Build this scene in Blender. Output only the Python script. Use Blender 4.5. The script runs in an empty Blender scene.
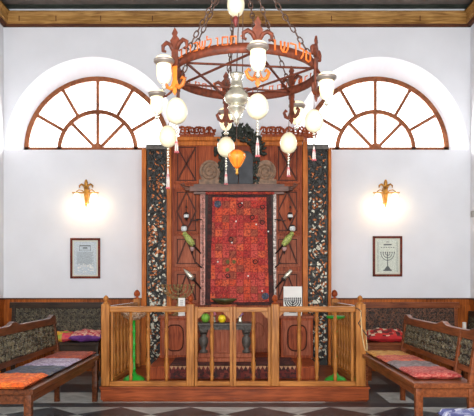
import bpy, math, random
from mathutils import Vector, Matrix
C = bpy.context.scene
COL = C.collection
rnd = random.Random(7)
PI = math.pi
CAMH = 1.35

# ---------------------------------------------------------------- camera, sky, lights, exposure
cam = bpy.data.cameras.new('camera'); camo = bpy.data.objects.new('camera', cam); COL.objects.link(camo)
camo.location = (0, 0, CAMH); camo.rotation_euler = (PI/2, 0, 0)
cam.sensor_fit = 'HORIZONTAL'; cam.sensor_width = 36; cam.lens = 36*625/474; cam.shift_y = 75/474; cam.clip_end = 200
C.camera = camo
W = bpy.data.worlds.new('sky'); C.world = W; W.use_nodes = True
bg = W.node_tree.nodes['Background']; bg.inputs[0].default_value = (0.96, 0.98, 1, 1); bg.inputs[1].default_value = 3.2
def area(name, loc, rot, sx, sy, power, col=(1, 1, 1)):
    l = bpy.data.lights.new(name, 'AREA'); l.shape = 'RECTANGLE'; l.size = sx; l.size_y = sy; l.energy = power; l.color = col
    o = bpy.data.objects.new(name, l); COL.objects.link(o); o.location = loc; o.rotation_euler = rot; return o
area('fill_behind', (0, -1.2, 2.9), (math.radians(90), 0, 0), 5.5, 3.6, 200, (1, 0.99, 0.98))  # added fill light, unseen behind the camera, brightens the room from the front
area('camera_flash', (0.05, -0.15, 1.62), (math.radians(92), 0, 0), 0.3, 0.3, 110, (1, 0.98, 0.95))
area('daylight_window_left', (-2.21, 10.6, 4.1), (math.radians(-75), 0, 0), 2.4, 1.4, 260)
area('daylight_window_right', (2.2, 10.6, 4.1), (math.radians(-75), 0, 0), 2.4, 1.4, 260)
C.view_settings.view_transform = 'Standard'; C.view_settings.look = 'None'; C.view_settings.gamma = 1
C.view_settings.use_curve_mapping = False
C.view_settings.exposure = 0.22

# ---------------------------------------------------------------- helpers
def lin(c): return tuple(((v/255)/12.92 if v/255 <= .04045 else ((v/255+.055)/1.055)**2.4) for v in c)+(1,)
def P(x, y, Y): return Vector(((x-237)*Y/625, Y, CAMH+(283-y)*Y/625))
def PX(x, Y): return (x-237)*Y/625
def PZ(y, Y): return CAMH+(283-y)*Y/625

def mat(name, rough=.6, metal=0, spec=.5):
    m = bpy.data.materials.new(name); m.use_nodes = True
    b = m.node_tree.nodes['Principled BSDF']; b.inputs['Roughness'].default_value = rough; b.inputs['Metallic'].default_value = metal
    b.inputs['Specular IOR Level'].default_value = spec
    return m, m.node_tree, b
def node(t, typ, **kw):
    n = t.nodes.new(typ)
    for k, v in kw.items():
        if k.startswith('i_'): n.inputs[k[2:].replace('_', ' ')].default_value = v
        else: setattr(n, k, v)
    return n
def ramp(t, cols, interp='LINEAR', pos=None):
    r = t.nodes.new('ShaderNodeValToRGB'); e = r.color_ramp; e.interpolation = interp
    n = len(cols)
    while len(e.elements) < n: e.elements.new(.5)
    for i, c in enumerate(cols):
        e.elements[i].position = pos[i] if pos else (i/n if interp == 'CONSTANT' else i/max(1, n-1)); e.elements[i].color = lin(c)
    return r
def coords(t, scale=(1, 1, 1), rot=(0, 0, 0)):
    tc = t.nodes.new('ShaderNodeTexCoord'); mp = t.nodes.new('ShaderNodeMapping')
    mp.inputs['Scale'].default_value = scale; mp.inputs['Rotation'].default_value = rot
    t.links.new(tc.outputs['Object'], mp.inputs[0]); return mp.outputs[0]
def plain(name, col, rough=.6, metal=0, var=.12, sc=8, bump=.0):
    m, t, b = mat(name, rough, metal)
    n = node(t, 'ShaderNodeTexNoise', i_Scale=sc, i_Detail=4.0); t.links.new(coords(t), n.inputs['Vector'])
    r = ramp(t, [tuple(max(0, v*(1-var)) for v in col), tuple(min(255, v*(1+var)) for v in col)], pos=[.3, .7])
    t.links.new(n.outputs[0], r.inputs[0]); t.links.new(r.outputs[0], b.inputs['Base Color'])
    if bump:
        bp = node(t, 'ShaderNodeBump', i_Strength=bump, i_Distance=.01); t.links.new(n.outputs[0], bp.inputs['Height']); t.links.new(bp.outputs[0], b.inputs['Normal'])
    return m
def wood(name, dark, light, rough=.45, scale=(14, 14, 1.5), sc=3):
    m, t, b = mat(name, rough, 0, .16)
    n = node(t, 'ShaderNodeTexNoise', i_Scale=float(sc), i_Detail=6.0, i_Distortion=.6); t.links.new(coords(t, scale), n.inputs['Vector'])
    n2 = node(t, 'ShaderNodeTexNoise', i_Scale=2.3, i_Detail=2.0); t.links.new(coords(t), n2.inputs['Vector'])
    mx = node(t, 'ShaderNodeMath', operation='ADD'); hm = node(t, 'ShaderNodeMath', operation='MULTIPLY_ADD'); hm.inputs[1].default_value = .7; hm.inputs[2].default_value = -.35
    t.links.new(n2.outputs[0], hm.inputs[0]); t.links.new(n.outputs[0], mx.inputs[0]); t.links.new(hm.outputs[0], mx.inputs[1])
    r = ramp(t, [dark, light], pos=[.3, .72]); t.links.new(mx.outputs[0], r.inputs[0]); t.links.new(r.outputs[0], b.inputs['Base Color'])
    bp = node(t, 'ShaderNodeBump', i_Strength=.15, i_Distance=.004); t.links.new(n.outputs[0], bp.inputs['Height']); t.links.new(bp.outputs[0], b.inputs['Normal'])
    return m
def emis(name, col, st):
    m, t, b = mat(name, .4); b.inputs['Base Color'].default_value = lin(col); b.inputs['Emission Color'].default_value = lin(col); b.inputs['Emission Strength'].default_value = st
    return m
def patch(name, cols, cell=.08, noise=30, dark=(60, 15, 15), amt=.5, rnd_=0.0, lines=None, light=None):
    """patchwork / embroidered cloth: square cells of colours with small dark and light motifs"""
    m, t, b = mat(name, .85)
    co = coords(t, (1/cell,)*3)
    v = node(t, 'ShaderNodeTexVoronoi', i_Scale=1.0, i_Randomness=rnd_); v.distance = 'CHEBYCHEV'; t.links.new(co, v.inputs['Vector'])
    sp = node(t, 'ShaderNodeSeparateColor'); t.links.new(v.outputs['Color'], sp.inputs[0])
    r = ramp(t, cols, 'CONSTANT'); t.links.new(sp.outputs[0], r.inputs[0])
    n = node(t, 'ShaderNodeTexNoise', i_Scale=float(noise), i_Detail=2.0); t.links.new(coords(t), n.inputs['Vector'])
    r2 = ramp(t, [(0, 0, 0), (255, 255, 255)], pos=[.5, .58]); t.links.new(n.outputs[0], r2.inputs[0])
    mu = node(t, 'ShaderNodeMath', operation='MULTIPLY'); mu.inputs[1].default_value = amt; t.links.new(r2.outputs[0], mu.inputs[0])
    mx = node(t, 'ShaderNodeMix', data_type='RGBA'); t.links.new(mu.outputs[0], mx.inputs[0]); t.links.new(r.outputs[0], mx.inputs[6]); mx.inputs[7].default_value = lin(dark)
    out = mx.outputs[2]
    if light:
        n3 = node(t, 'ShaderNodeTexNoise', i_Scale=noise*1.7, i_Detail=1.0); t.links.new(coords(t, (1.1, 1.1, 1.1)), n3.inputs['Vector'])
        r3 = ramp(t, [(0, 0, 0), (190, 190, 190)], pos=[.62, .68]); t.links.new(n3.outputs[0], r3.inputs[0])
        m3 = node(t, 'ShaderNodeMix', data_type='RGBA'); t.links.new(r3.outputs[0], m3.inputs[0]); t.links.new(out, m3.inputs[6]); m3.inputs[7].default_value = lin(light); out = m3.outputs[2]
    if lines:
        g = node(t, 'ShaderNodeMath', operation='GREATER_THAN'); g.inputs[1].default_value = .45; t.links.new(v.outputs['Distance'], g.inputs[0])
        g2 = node(t, 'ShaderNodeMath', operation='MULTIPLY'); g2.inputs[1].default_value = .6; t.links.new(g.outputs[0], g2.inputs[0])
        m4 = node(t, 'ShaderNodeMix', data_type='RGBA'); t.links.new(g2.outputs[0], m4.inputs[0]); t.links.new(out, m4.inputs[6]); m4.inputs[7].default_value = lin(lines); out = m4.outputs[2]
    t.links.new(out, b.inputs['Base Color'])
    bp = node(t, 'ShaderNodeBump', i_Strength=.4, i_Distance=.006); t.links.new(n.outputs[0], bp.inputs['Height']); t.links.new(bp.outputs[0], b.inputs['Normal'])
    return m

class MB:
    def __init__(s): s.v = []; s.f = []; s.m = []; s.sm = []; s.cur = 0
    def add(s, vs, fs, smooth=False):
        o = len(s.v); s.v += [Vector(q) for q in vs]; s.f += [tuple(o+i for i in q) for q in fs]; s.m += [s.cur]*len(fs); s.sm += [smooth]*len(fs); return s
    def box(s, x0, x1, y0, y1, z0, z1):
        v = [(x, y, z) for x in (x0, x1) for y in (y0, y1) for z in (z0, z1)]
        return s.add(v, [(0, 1, 3, 2), (4, 6, 7, 5), (0, 4, 5, 1), (2, 3, 7, 6), (0, 2, 6, 4), (1, 5, 7, 3)])
    def cb(s, c, sx, sy, sz): return s.box(c[0]-sx/2, c[0]+sx/2, c[1]-sy/2, c[1]+sy/2, c[2]-sz/2, c[2]+sz/2)
    def bar(s, a, b, w, h, up=(0, 0, 1)):
        a = Vector(a); b = Vector(b); d = (b-a).normalized(); u = Vector(up); sd = d.cross(u)
        if sd.length < 1e-4: sd = d.cross(Vector((1, 0, 0)))
        sd.normalize(); u = sd.cross(d); v = []
        for p in (a, b):
            for i, j in ((-1, -1), (1, -1), (1, 1), (-1, 1)): v.append(p+sd*i*w/2+u*j*h/2)
        return s.add(v, [(0, 1, 2, 3), (7, 6, 5, 4), (0, 4, 5, 1), (1, 5, 6, 2), (2, 6, 7, 3), (3, 7, 4, 0)])
    def tube(s, pts, r, n=6, closed=False):
        pts = [Vector(p) for p in pts]; N = len(pts); rr = r if isinstance(r, (list, tuple)) else [r]*N; v = []; prev = None
        for i, p in enumerate(pts):
            if closed: d = pts[(i+1) % N]-pts[i-1]
            else: d = pts[min(i+1, N-1)]-pts[max(i-1, 0)]
            d.normalize()
            if prev is None:
                a = Vector((0, 0, 1)) if abs(d.z) < .9 else Vector((1, 0, 0)); u = d.cross(a).normalized()
            else:
                u = (prev-d*prev.dot(d)); u = u.normalized() if u.length > 1e-6 else d.orthogonal().normalized()
            prev = u; w = d.cross(u)
            for k in range(n):
                t = 2*PI*k/n; v.append(p+(u*math.cos(t)+w*math.sin(t))*rr[i])
        f = []
        for i in range(N if closed else N-1):
            a = i*n; b = ((i+1) % N)*n
            for k in range(n): f.append((a+k, a+(k+1) % n, b+(k+1) % n, b+k))
        if not closed: f += [tuple(range(n-1, -1, -1)), tuple(range((N-1)*n, N*n))]
        return s.add(v, f, True)
    def lathe(s, prof, c=(0, 0, 0), n=16, M=None):
        v = []; c = Vector(c)
        for r, z in prof:
            for k in range(n):
                t = 2*PI*k/n; q = Vector((r*math.cos(t), r*math.sin(t), z))
                if M: q = M @ q
                v.append(c+q)
        f = [(i*n+k, i*n+(k+1) % n, (i+1)*n+(k+1) % n, (i+1)*n+k) for i in range(len(prof)-1) for k in range(n)]
        f += [tuple(range(n-1, -1, -1)), tuple(range((len(prof)-1)*n, len(prof)*n))]
        return s.add(v, f, True)
    def ell(s, c, rx, ry, rz, n=14, m=9, M=None, egg=0):
        prof = [(max(.001, math.sin(PI*i/m)), -math.cos(PI*i/m)) for i in range(m+1)]; v = []; c = Vector(c)
        for r, z in prof:
            rr = r*(1-egg*z)
            for k in range(n):
                t = 2*PI*k/n; q = Vector((rx*rr*math.cos(t), ry*rr*math.sin(t), rz*z))
                if M: q = M @ q
                v.append(c+q)
        f = [(i*n+k, i*n+(k+1) % n, (i+1)*n+(k+1) % n, (i+1)*n+k) for i in range(m) for k in range(n)]
        return s.add(v, f, True)
    def prism(s, poly, y0, y1, fr=None):
        """poly: (x,z) list; fr maps (x,y,z)->Vector"""
        n = len(poly); g = fr or (lambda x, y, z: Vector((x, y, z)))
        v = [g(x, y0, z) for x, z in poly]+[g(x, y1, z) for x, z in poly]
        return s.add(v, [tuple(range(n)), tuple(range(2*n-1, n-1, -1))]+[(i, i+n, (i+1) % n+n, (i+1) % n) for i in range(n)])
    def arc(s, cx, cz, r0, r1, y0, y1, a0=0, a1=PI, n=32):
        for i in range(n):
            t0 = a0+(a1-a0)*i/n; t1 = a0+(a1-a0)*(i+1)/n
            s.prism([(cx+r0*math.cos(t0), cz+r0*math.sin(t0)), (cx+r1*math.cos(t0), cz+r1*math.sin(t0)), (cx+r1*math.cos(t1), cz+r1*math.sin(t1)), (cx+r0*math.cos(t1), cz+r0*math.sin(t1))], y0, y1)
        return s
    def build(s, name, mats, parent=None, org=None, bevel=0, at=None, **kw):
        o0 = Vector(org) if org is not None else (Vector(parent['_o']) if parent is not None and '_o' in parent else Vector((0, 0, 0)))
        me = bpy.data.meshes.new(name); me.from_pydata([p-o0 for p in s.v], [], s.f)
        mats = mats if isinstance(mats, (list, tuple)) else [mats]
        for m in mats: me.materials.append(m)
        me.polygons.foreach_set('material_index', s.m); me.polygons.foreach_set('use_smooth', s.sm); me.update()
        import bmesh
        bm = bmesh.new(); bm.from_mesh(me); bmesh.ops.recalc_face_normals(bm, faces=bm.faces); bm.to_mesh(me); bm.free()
        o = bpy.data.objects.new(name, me); COL.objects.link(o)
        if parent is not None: o.parent = parent; o['_o'] = tuple(o0)
        else: o.location = o0; o['_o'] = tuple(o0)
        if bevel:
            b = o.modifiers.new('bevel', 'BEVEL'); b.width = bevel; b.segments = 2; b.limit_method = 'ANGLE'; b.angle_limit = math.radians(40)
        tag(o, **kw); return o
def tag(o, label=None, cat=None, group=None, kind=None):
    if label: o['label'] = label
    if cat: o['category'] = cat
    if group: o['group'] = group
    if kind: o['kind'] = kind
    return o
def thing(name, loc, label, cat, group=None, rz=0):
    o = bpy.data.objects.new(name, None); COL.objects.link(o); o.location = loc; o.rotation_euler = (0, 0, rz); o.empty_display_size = .1
    o['_o'] = tuple(loc) if rz == 0 else (0, 0, 0)
    return tag(o, label, cat, group)
def inst(src, parent, loc, rot=None, name=None):
    c = src.copy(); COL.objects.link(c); c.parent = parent; c.location = loc
    if rot: c.rotation_euler = rot
    return c
def spiral(cx, cz, y, r, turns, a0, sgn=1, n=14):
    return [(cx+r*(1-.85*i/n)*math.cos(a0+sgn*turns*2*PI*i/n), y, cz+r*(1-.85*i/n)*math.sin(a0+sgn*turns*2*PI*i/n)) for i in range(n+1)]
def scrolls(mb, x0, x1, z0, z1, y, cell, r, rng, n=5):
    nx = max(1, round((x1-x0)/cell)); nz = max(1, round((z1-z0)/cell)); dx = (x1-x0)/nx; dz = (z1-z0)/nz
    for i in range(nx):
        for j in range(nz):
            cx = x0+(i+.5)*dx; cz = z0+(j+.5)*dz; sg = 1 if (i+j) % 2 else -1; a = rng.random()*6.28
            R = min(dx, dz)*.5
            mb.tube(spiral(cx, cz, y, R, 1.25, a, sg, 11), [r*(1.15-.05*k) for k in range(12)], n)
            for q in range(2):
                t = a+q*2.6+1; px = cx+R*.95*math.cos(t); pz = cz+R*.95*math.sin(t)
                px = min(max(px, x0+r), x1-r); pz = min(max(pz, z0+r), z1-r)
                mb.ell((px, y, pz), r*2.1, r*.9, r*1.2, 6, 4, Matrix.Rotation(-t, 3, 'Y'))

# ---------------------------------------------------------------- materials
M = {}
M['wall'] = plain('white_plaster', (222, 223, 227), .9, var=.015, sc=2, bump=.03)
M['ceil'] = wood('dark_green_boards', (52, 62, 54), (84, 92, 82), .7, (2, 14, 2))
M['ceil2'] = plain('grey_brown_coffers', (92, 84, 78), .8)
M['corn'] = wood('ochre_cornice_wood', (120, 82, 36), (186, 142, 82), .5, (1.2, 14, 14))
M['corn_d'] = wood('dark_red_cornice_edge', (66, 34, 22), (100, 58, 34), .6, (1.2, 14, 14))
M['wains'] = wood('orange_brown_wainscot', (120, 58, 18), (192, 104, 42), .45, (16, 16, 1.2))
M['win'] = wood('orange_brown_window_frame', (108, 60, 36), (156, 94, 60), .5, (6, 6, 6))
M['gold'] = wood('honey_varnished_wood', (126, 74, 28), (188, 124, 62), .32, (18, 18, 1.2))
M['goldx'] = wood('honey_rail_wood', (126, 74, 28), (188, 124, 62), .32, (1.2, 18, 18))
M['shiny'] = wood('polished_rail_wood', (126, 74, 28), (188, 124, 62), .14, (1.2, 18, 18))
M['plat'] = wood('red_brown_platform_wood', (100, 42, 18), (158, 78, 40), .35, (1, 12, 12))
M['ark'] = wood('red_brown_ark_wood', (104, 38, 14), (172, 82, 40), .45, (16, 16, 1.3))
M['ark2'] = wood('pinkish_brown_moulding', (120, 58, 36), (176, 100, 70), .5, (16, 16, 1.3))
M['arkd'] = wood('shade_dark_moulding', (52, 22, 12), (88, 42, 24), .5)  # shading along the mouldings painted in as darker brown wood
M['arkl'] = wood('orange_ark_strip', (150, 76, 22), (206, 118, 48), .4, (16, 16, 1))
M['black'] = plain('black_carved_wood', (36, 34, 30), .5, var=.4, sc=40)
M['grey'] = plain('dark_grey_carved_wood', (74, 68, 62), .5, var=.3, sc=30)
M['slate'] = plain('dark_slate_tablet', (54, 56, 60), .6, var=.2)
M['disc'] = plain('brown_grey_disc', (122, 92, 68), .55, var=.25, sc=20)
M['bench'] = wood('dark_brown_bench_wood', (58, 30, 16), (112, 62, 36), .35, (1.5, 14, 14))
M['benchR'] = wood('red_brown_bench_wood', (84, 40, 20), (138, 76, 42), .35, (1.5, 14, 14))
M['dkb'] = wood('blackish_bench_wood', (34, 26, 20), (66, 50, 38), .4, (1.5, 14, 14))
M['carv'] = plain('grey_green_carving', (72, 66, 50), .35, var=.6, sc=16)
M['carvb'] = plain('dark_panel_ground', (40, 32, 26), .7, var=.3, sc=20)
M['carvr'] = plain('brown_carving', (88, 56, 38), .4, var=.5, sc=16)
M['rust'] = plain('rusty_red_iron', (104, 48, 26), .6, .15, var=.25, sc=30, bump=.1)
M['letter'] = plain('orange_painted_letters', (214, 104, 32), .55, var=.15)
M['chain'] = plain('brown_iron_chain', (98, 72, 60), .5, .5)
M['silver'] = plain('tarnished_silver', (224, 218, 198), .25, .7, var=.15, sc=12)
M['milk'] = plain('milky_white_glass', (216, 220, 218), .25, var=.05)
M['brown_brass'] = plain('brown_brass', (128, 104, 66), .5, .3, var=.3, sc=40)
M['rust_glow'] = plain('rust_with_lamp_glow', (226, 124, 40), .45, .1, var=.15)  # lamp glow painted into the rust colour, for the two front drops
M['rim'] = plain('pewter_rim', (150, 140, 132), .4, .5)
M['egg'] = plain('cream_ostrich_egg', (238, 226, 190), .4, var=.04, sc=6)
M['brass'] = plain('aged_brass', (170, 120, 50), .35, .7, var=.25)
M['green'] = plain('bright_green_paint', (30, 150, 40), .35, var=.1)
M['white'] = plain('white_card', (226, 224, 218), .7, var=.02)
M['ink'] = plain('black_ink', (22, 22, 24), .6, var=.1)
M['cord'] = plain('black_cord', (38, 28, 24), .6)
M['cream'] = plain('cream_cord', (210, 180, 130), .7)
M['bird'] = plain('green_painted_bird', (150, 158, 82), .5, var=.3, sc=60)
M['dark'] = plain('dark_iron', (44, 32, 28), .5, .3)
M['bulb'] = emis('glowing_white_glass', (255, 236, 188), .55)
M['shade'] = emis('glowing_sconce_glass', (255, 226, 170), 5)
M['amber'] = emis('amber_glowing_glass', (250, 110, 30), .9)
M['frame'] = wood('dark_red_picture_frame', (78, 26, 16), (122, 50, 32), .35, (5, 5, 5))
m, t, b = mat('window_glass', .05); M['glass'] = m
tr = node(t, 'ShaderNodeBsdfTransparent'); gl = node(t, 'ShaderNodeBsdfGlossy', i_Roughness=.05); ms = node(t, 'ShaderNodeMixShader'); ms.inputs[0].default_value = .05
t.links.new(tr.outputs[0], ms.inputs[1]); t.links.new(gl.outputs[0], ms.inputs[2]); t.links.new(ms.outputs[0], t.nodes['Material Output'].inputs[0])

# floor: dark border, black and white diamonds in front, light and dark bands in the aisles
m, t, b = mat('marble_floor', .3, 0, .3); M['floor'] = m
geo = node(t, 'ShaderNodeNewGeometry'); sx = node(t, 'ShaderNodeSeparateXYZ'); t.links.new(geo.outputs['Position'], sx.inputs[0])
def mth(op, a, b2=None, c2=None):
    n = node(t, 'ShaderNodeMath', operation=op)
    for i, q in enumerate((a, b2, c2)):
        if q is None: continue
        if isinstance(q, (int, float)): n.inputs[i].default_value = q
        else: t.links.new(q, n.inputs[i])
    return n.outputs[0]
X, Y = sx.outputs[0], sx.outputs[1]
PER = .757
u = mth('DIVIDE', mth('SUBTRACT', X, -.505), PER); v = mth('DIVIDE', mth('SUBTRACT', 6.80, Y), PER)
fa = mth('FLOOR', mth('ADD', u, v)); fb = mth('FLOOR', mth('SUBTRACT', u, v))
chk = mth('MODULO', mth('ABSOLUTE', mth('SUBTRACT', fa, fb)), 2.0)        # 0: light, 1: dark
# at v slightly >0 directly below an apex fa-fb = 1 -> dark
band = mth('GREATER_THAN', mth('MODULO', mth('SUBTRACT', Y, 7.03), 1.32), .68)
# the right aisle is dark slabs with one light tile; the left aisle keeps its light rows
xin = mth('MULTIPLY', mth('GREATER_THAN', X, 1.72), mth('LESS_THAN', X, 2.02)); rt = mth('MULTIPLY', mth('GREATER_THAN', X, 1.0), mth('SUBTRACT', 1.0, xin))
far = mth('MULTIPLY', mth('GREATER_THAN', Y, 7.9), .6)
band = mth('MAXIMUM', mth('MAXIMUM', band, mth('MULTIPLY', rt, .9)), far)
back = mth('GREATER_THAN', Y, 7.03); border = mth('MULTIPLY', mth('GREATER_THAN', Y, 6.80), mth('LESS_THAN', Y, 7.03))
front = mth('LESS_THAN', Y, 6.80)
dk = mth('MINIMUM', 1.0, mth('ADD', mth('ADD', mth('MULTIPLY', back, band), border), mth('MULTIPLY', front, chk)))
no = node(t, 'ShaderNodeTexNoise', i_Scale=3.0, i_Detail=6.0, i_Distortion=1.5); t.links.new(coords(t), no.inputs['Vector'])
rl = ramp(t, [(136, 144, 140), (186, 192, 188)], pos=[.3, .6]); rd = ramp(t, [(28, 38, 42), (60, 74, 80)], pos=[.3, .75])
t.links.new(no.outputs[0], rl.inputs[0]); t.links.new(no.outputs[0], rd.inputs[0])
mx = node(t, 'ShaderNodeMix', data_type='RGBA'); t.links.new(dk, mx.inputs[0]); t.links.new(rl.outputs[0], mx.inputs[6]); t.links.new(rd.outputs[0], mx.inputs[7])
t.links.new(mx.outputs[2], b.inputs['Base Color'])

M['curtain'] = patch('red_patchwork', [(190, 54, 42), (206, 78, 48), (182, 54, 50), (214, 94, 58), (192, 70, 62), (200, 76, 66), (166, 46, 44), (206, 76, 44), (150, 70, 50)], .105, 36, (104, 28, 28), .75, 0, (120, 30, 28), (226, 130, 96))
M['cborder'] = patch('dark_red_border', [(62, 28, 26), (80, 34, 30), (50, 26, 24)], .05, 40, (40, 20, 20), .6)
M['carpet'] = patch('dark_red_carpet', [(96, 32, 26), (70, 26, 24), (112, 46, 36)], .05, 34, (24, 18, 18), .8)
M['orange'] = patch('orange_embroidery', [(226, 96, 22), (236, 120, 40), (214, 84, 20)], .05, 45, (150, 60, 20), .6, 1)
M['bluegrey'] = patch('dark_blue_grey_cloth', [(66, 72, 86), (92, 94, 100), (78, 86, 112)], .06, 40, (40, 38, 42), .6, 1)
M['lav'] = patch('lavender_embroidery', [(172, 156, 180), (192, 180, 196), (160, 138, 156)], .05, 45, (104, 92, 116), .6, 1)
M['red'] = patch('red_embroidery', [(176, 60, 40), (196, 84, 56), (160, 48, 40)], .05, 45, (230, 170, 130), .35, 1)
M['red2'] = patch('red_brown_embroidery', [(160, 62, 36), (184, 84, 46), (140, 50, 34)], .05, 45, (90, 30, 24), .5, 1)
M['yellow'] = patch('mustard_cloth', [(206, 150, 62), (214, 164, 84), (196, 136, 52)], .06, 30, (130, 70, 40), .4, 1)
M['purple'] = patch('purple_cloth', [(96, 44, 120), (110, 54, 132)], .1, 30, (70, 30, 90), .4, 1)
M['pinkpat'] = patch('pink_cream_embroidery', [(214, 140, 130), (190, 70, 80), (226, 186, 160)], .035, 60, (150, 40, 60), .5)
M['rainbow'] = patch('pink_yellow_green_cloth', [(204, 50, 90), (226, 170, 50), (220, 110, 50), (150, 160, 60), (210, 60, 80)], .09, 12, (210, 150, 60), .3)
M['redwhite'] = patch('red_and_white_patchwork', [(190, 40, 36), (100, 34, 34), (224, 204, 176), (60, 30, 30), (206, 56, 46)], .05, 40, (150, 26, 30), .3)
M['blue'] = patch('blue_white_cloth', [(90, 96, 150), (150, 156, 190), (70, 76, 130), (200, 202, 216)], .04, 60, (60, 60, 110), .4, 1)
M['basket'] = patch('beige_woven_bowl', [(176, 124, 80), (190, 144, 100), (156, 106, 68)], .03, 50, (236, 226, 210), .6)

# ---------------------------------------------------------------- room shell
WY = 9.6; HW = 3.585; TOP = 5.56
MB().box(-HW-.1, HW+.1, -1.5, 10.2, -.1, 0).build('floor', M['floor'], kind='structure')
mb = MB(); mb.box(-HW-.1, HW+.1, -1.5, 10.05, TOP, TOP+.1)
for i in range(38):
    mb.cur = 1; y1 = 9.42-i*.285
    mb.box(-HW, HW, y1-.27, y1-.01, TOP-.012, TOP+.01)
mb.build('ceiling', [M['ceil'], M['ceil2']], kind='structure')
WIN = [(-2.212, -2.21), (2.196, 2.194)]; RO = 1.355; RV = 1.43; RI = 1.165; ZO = 3.395; ZI = 3.457
def wallsheet(mb, y, cxs, R, zb, flip, RZ=None):
    RZ = RZ or R
    N = 40; edges = []; x = -HW-.0
    for cx in cxs:
        lo = max(cx-R, -HW); hi = min(cx+R, HW)
        mb.add([(x, y, 0), (lo, y, 0), (lo, y, TOP), (x, y, TOP)], [(0, 1, 2, 3)])
        mb.add([(lo, y, 0), (hi, y, 0), (hi, y, zb), (lo, y, zb)], [(0, 1, 2, 3)])
        pts = [(cx-R*math.cos(PI*i/N), zb+RZ*math.sin(PI*i/N)) for i in range(N+1)]
        for (a, c), (d, e) in zip(pts, pts[1:]): mb.add([(a, y, c), (d, y, e), (d, y, TOP), (a, y, TOP)], [(0, 1, 2, 3)])
        x = hi
    mb.add([(x, y, 0), (HW, y, 0), (HW, y, TOP), (x, y, TOP)], [(0, 1, 2, 3)])
mb = MB(); wallsheet(mb, WY, [w[0] for w in WIN], RO, ZO, 0, RV); wallsheet(mb, 10.05, [w[1] for w in WIN], RI, ZI, 1)
for (co, ci) in WIN:
    N = 40
    a = [(co-RO*math.cos(PI*i/N), WY, ZO+RV*math.sin(PI*i/N)) for i in range(N+1)]
    b_ = [(ci-RI*math.cos(PI*i/N), 9.9, ZI+RI*math.sin(PI*i/N)) for i in range(N+1)]
    c_ = [(x, 10.05, z) for x, y, z in b_]
    for p, q in ((a, b_), (b_, c_)):
        mb.add(p+q, [(i, i+1, N+2+i, N+1+i) for i in range(N)]+[(N, 0, N+1, 2*N+1)], False)
mb.build('wall_back', M['wall'], kind='structure')
MB().box(-HW-.15, -HW, -1.5, 10.05, 0, TOP).build('wall_left', M['wall'], kind='structure')
MB().box(HW, HW+.15, -1.5, 10.05, 0, TOP).build('wall_right', M['wall'], kind='structure')
for k, (co, cx) in enumerate(WIN):
    mb = MB(); y0, y1 = 9.9, 9.96
    mb.arc(cx, ZI, RI-.075, RI+.01, y0, y1, n=40); mb.box(cx-RI, cx+RI, y0, y1, ZI, ZI+.045)
    mb.arc(cx, ZI, .575, .64, y0, y1, n=28)
    mb.arc(cx, ZI, .0, .105, y0-.012, y1, n=14)
    for a in (30, 60, 90, 120, 150):
        a = math.radians(a); mb.bar((cx+.63*math.cos(a), y0+.03, ZI+.63*math.sin(a)), (cx+1.1*math.cos(a), y0+.03, ZI+1.1*math.sin(a)), .05, .036, (0, 1, 0))
    for a in (46, 90, 134):
        a = math.radians(a); mb.bar((cx+.09*math.cos(a), y0+.03, ZI+.09*math.sin(a)), (cx+.59*math.cos(a), y0+.03, ZI+.59*math.sin(a)), .05, .032, (0, 1, 0))
    w = mb.build('window_%d' % (k+1), M['win'], kind='structure')
    mb = MB(); pts = [(cx+(RI-.01)*math.cos(PI*i/30), ZI+.01+(RI-.02)*math.sin(PI*i/30)) for i in range(31)]
    mb.prism(pts, 9.975, 9.981); mb.build('pane', M['glass'], w)
# cornice (bottom at pixel row 26, top row 10)
z0 = PZ(26, 9.55); z1 = PZ(10.5, 9.45)
prof = [(0, z0), (.05, z0), (.06, z0+.025), (.085, z0+.03), (.085, z0+.06), (.10, z0+.075), (.10, z0+.19), (.13, z0+.21), (.13, z0+.235), (.15, z0+.25), (.15, z1), (0, z1)]
kz = (z1-z0)/.28; prof = [(d, z0+(z-z0)*kz if z < z1 else z1) for d, z in prof]
def cornice(name, f, a, b2, mats):
    mb = MB(); n = len(prof)
    v = [f(a, d, z) for d, z in prof]+[f(b2, d, z) for d, z in prof]
    for i in range(n):
        mb.cur = 1 if i in (0, 1, 2, 9) else 0
        mb.add([v[i], v[(i+1) % n], v[(i+1) % n+n], v[i+n]], [(0, 1, 2, 3)])
    mb.cur = 0; mb.add(v, [tuple(range(n)), tuple(range(2*n-1, n-1, -1))])
    return mb
mb = cornice('c', lambda s, d, z: (s, WY-d, z), -HW, HW, None)
mb.cur = 1
for x in (18, 55, 100, 152, 263, 332, 421): 
    xx = PX(x, 9.45); mb.box(xx-.006, xx+.006, WY-.104, WY-.09, z0+.055, z0+.135)
mb.build('trim_1', [M['corn'], M['corn_d']], kind='structure')
cornice('c', lambda s, d, z: (-HW+d, s, z), -1.5, WY, None).build('trim_2', [M['corn'], M['corn_d']], kind='structure')
cornice('c', lambda s, d, z: (HW-d, s, z), -1.5, WY, None).build('trim_3', [M['corn'], M['corn_d']], kind='structure')
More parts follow.
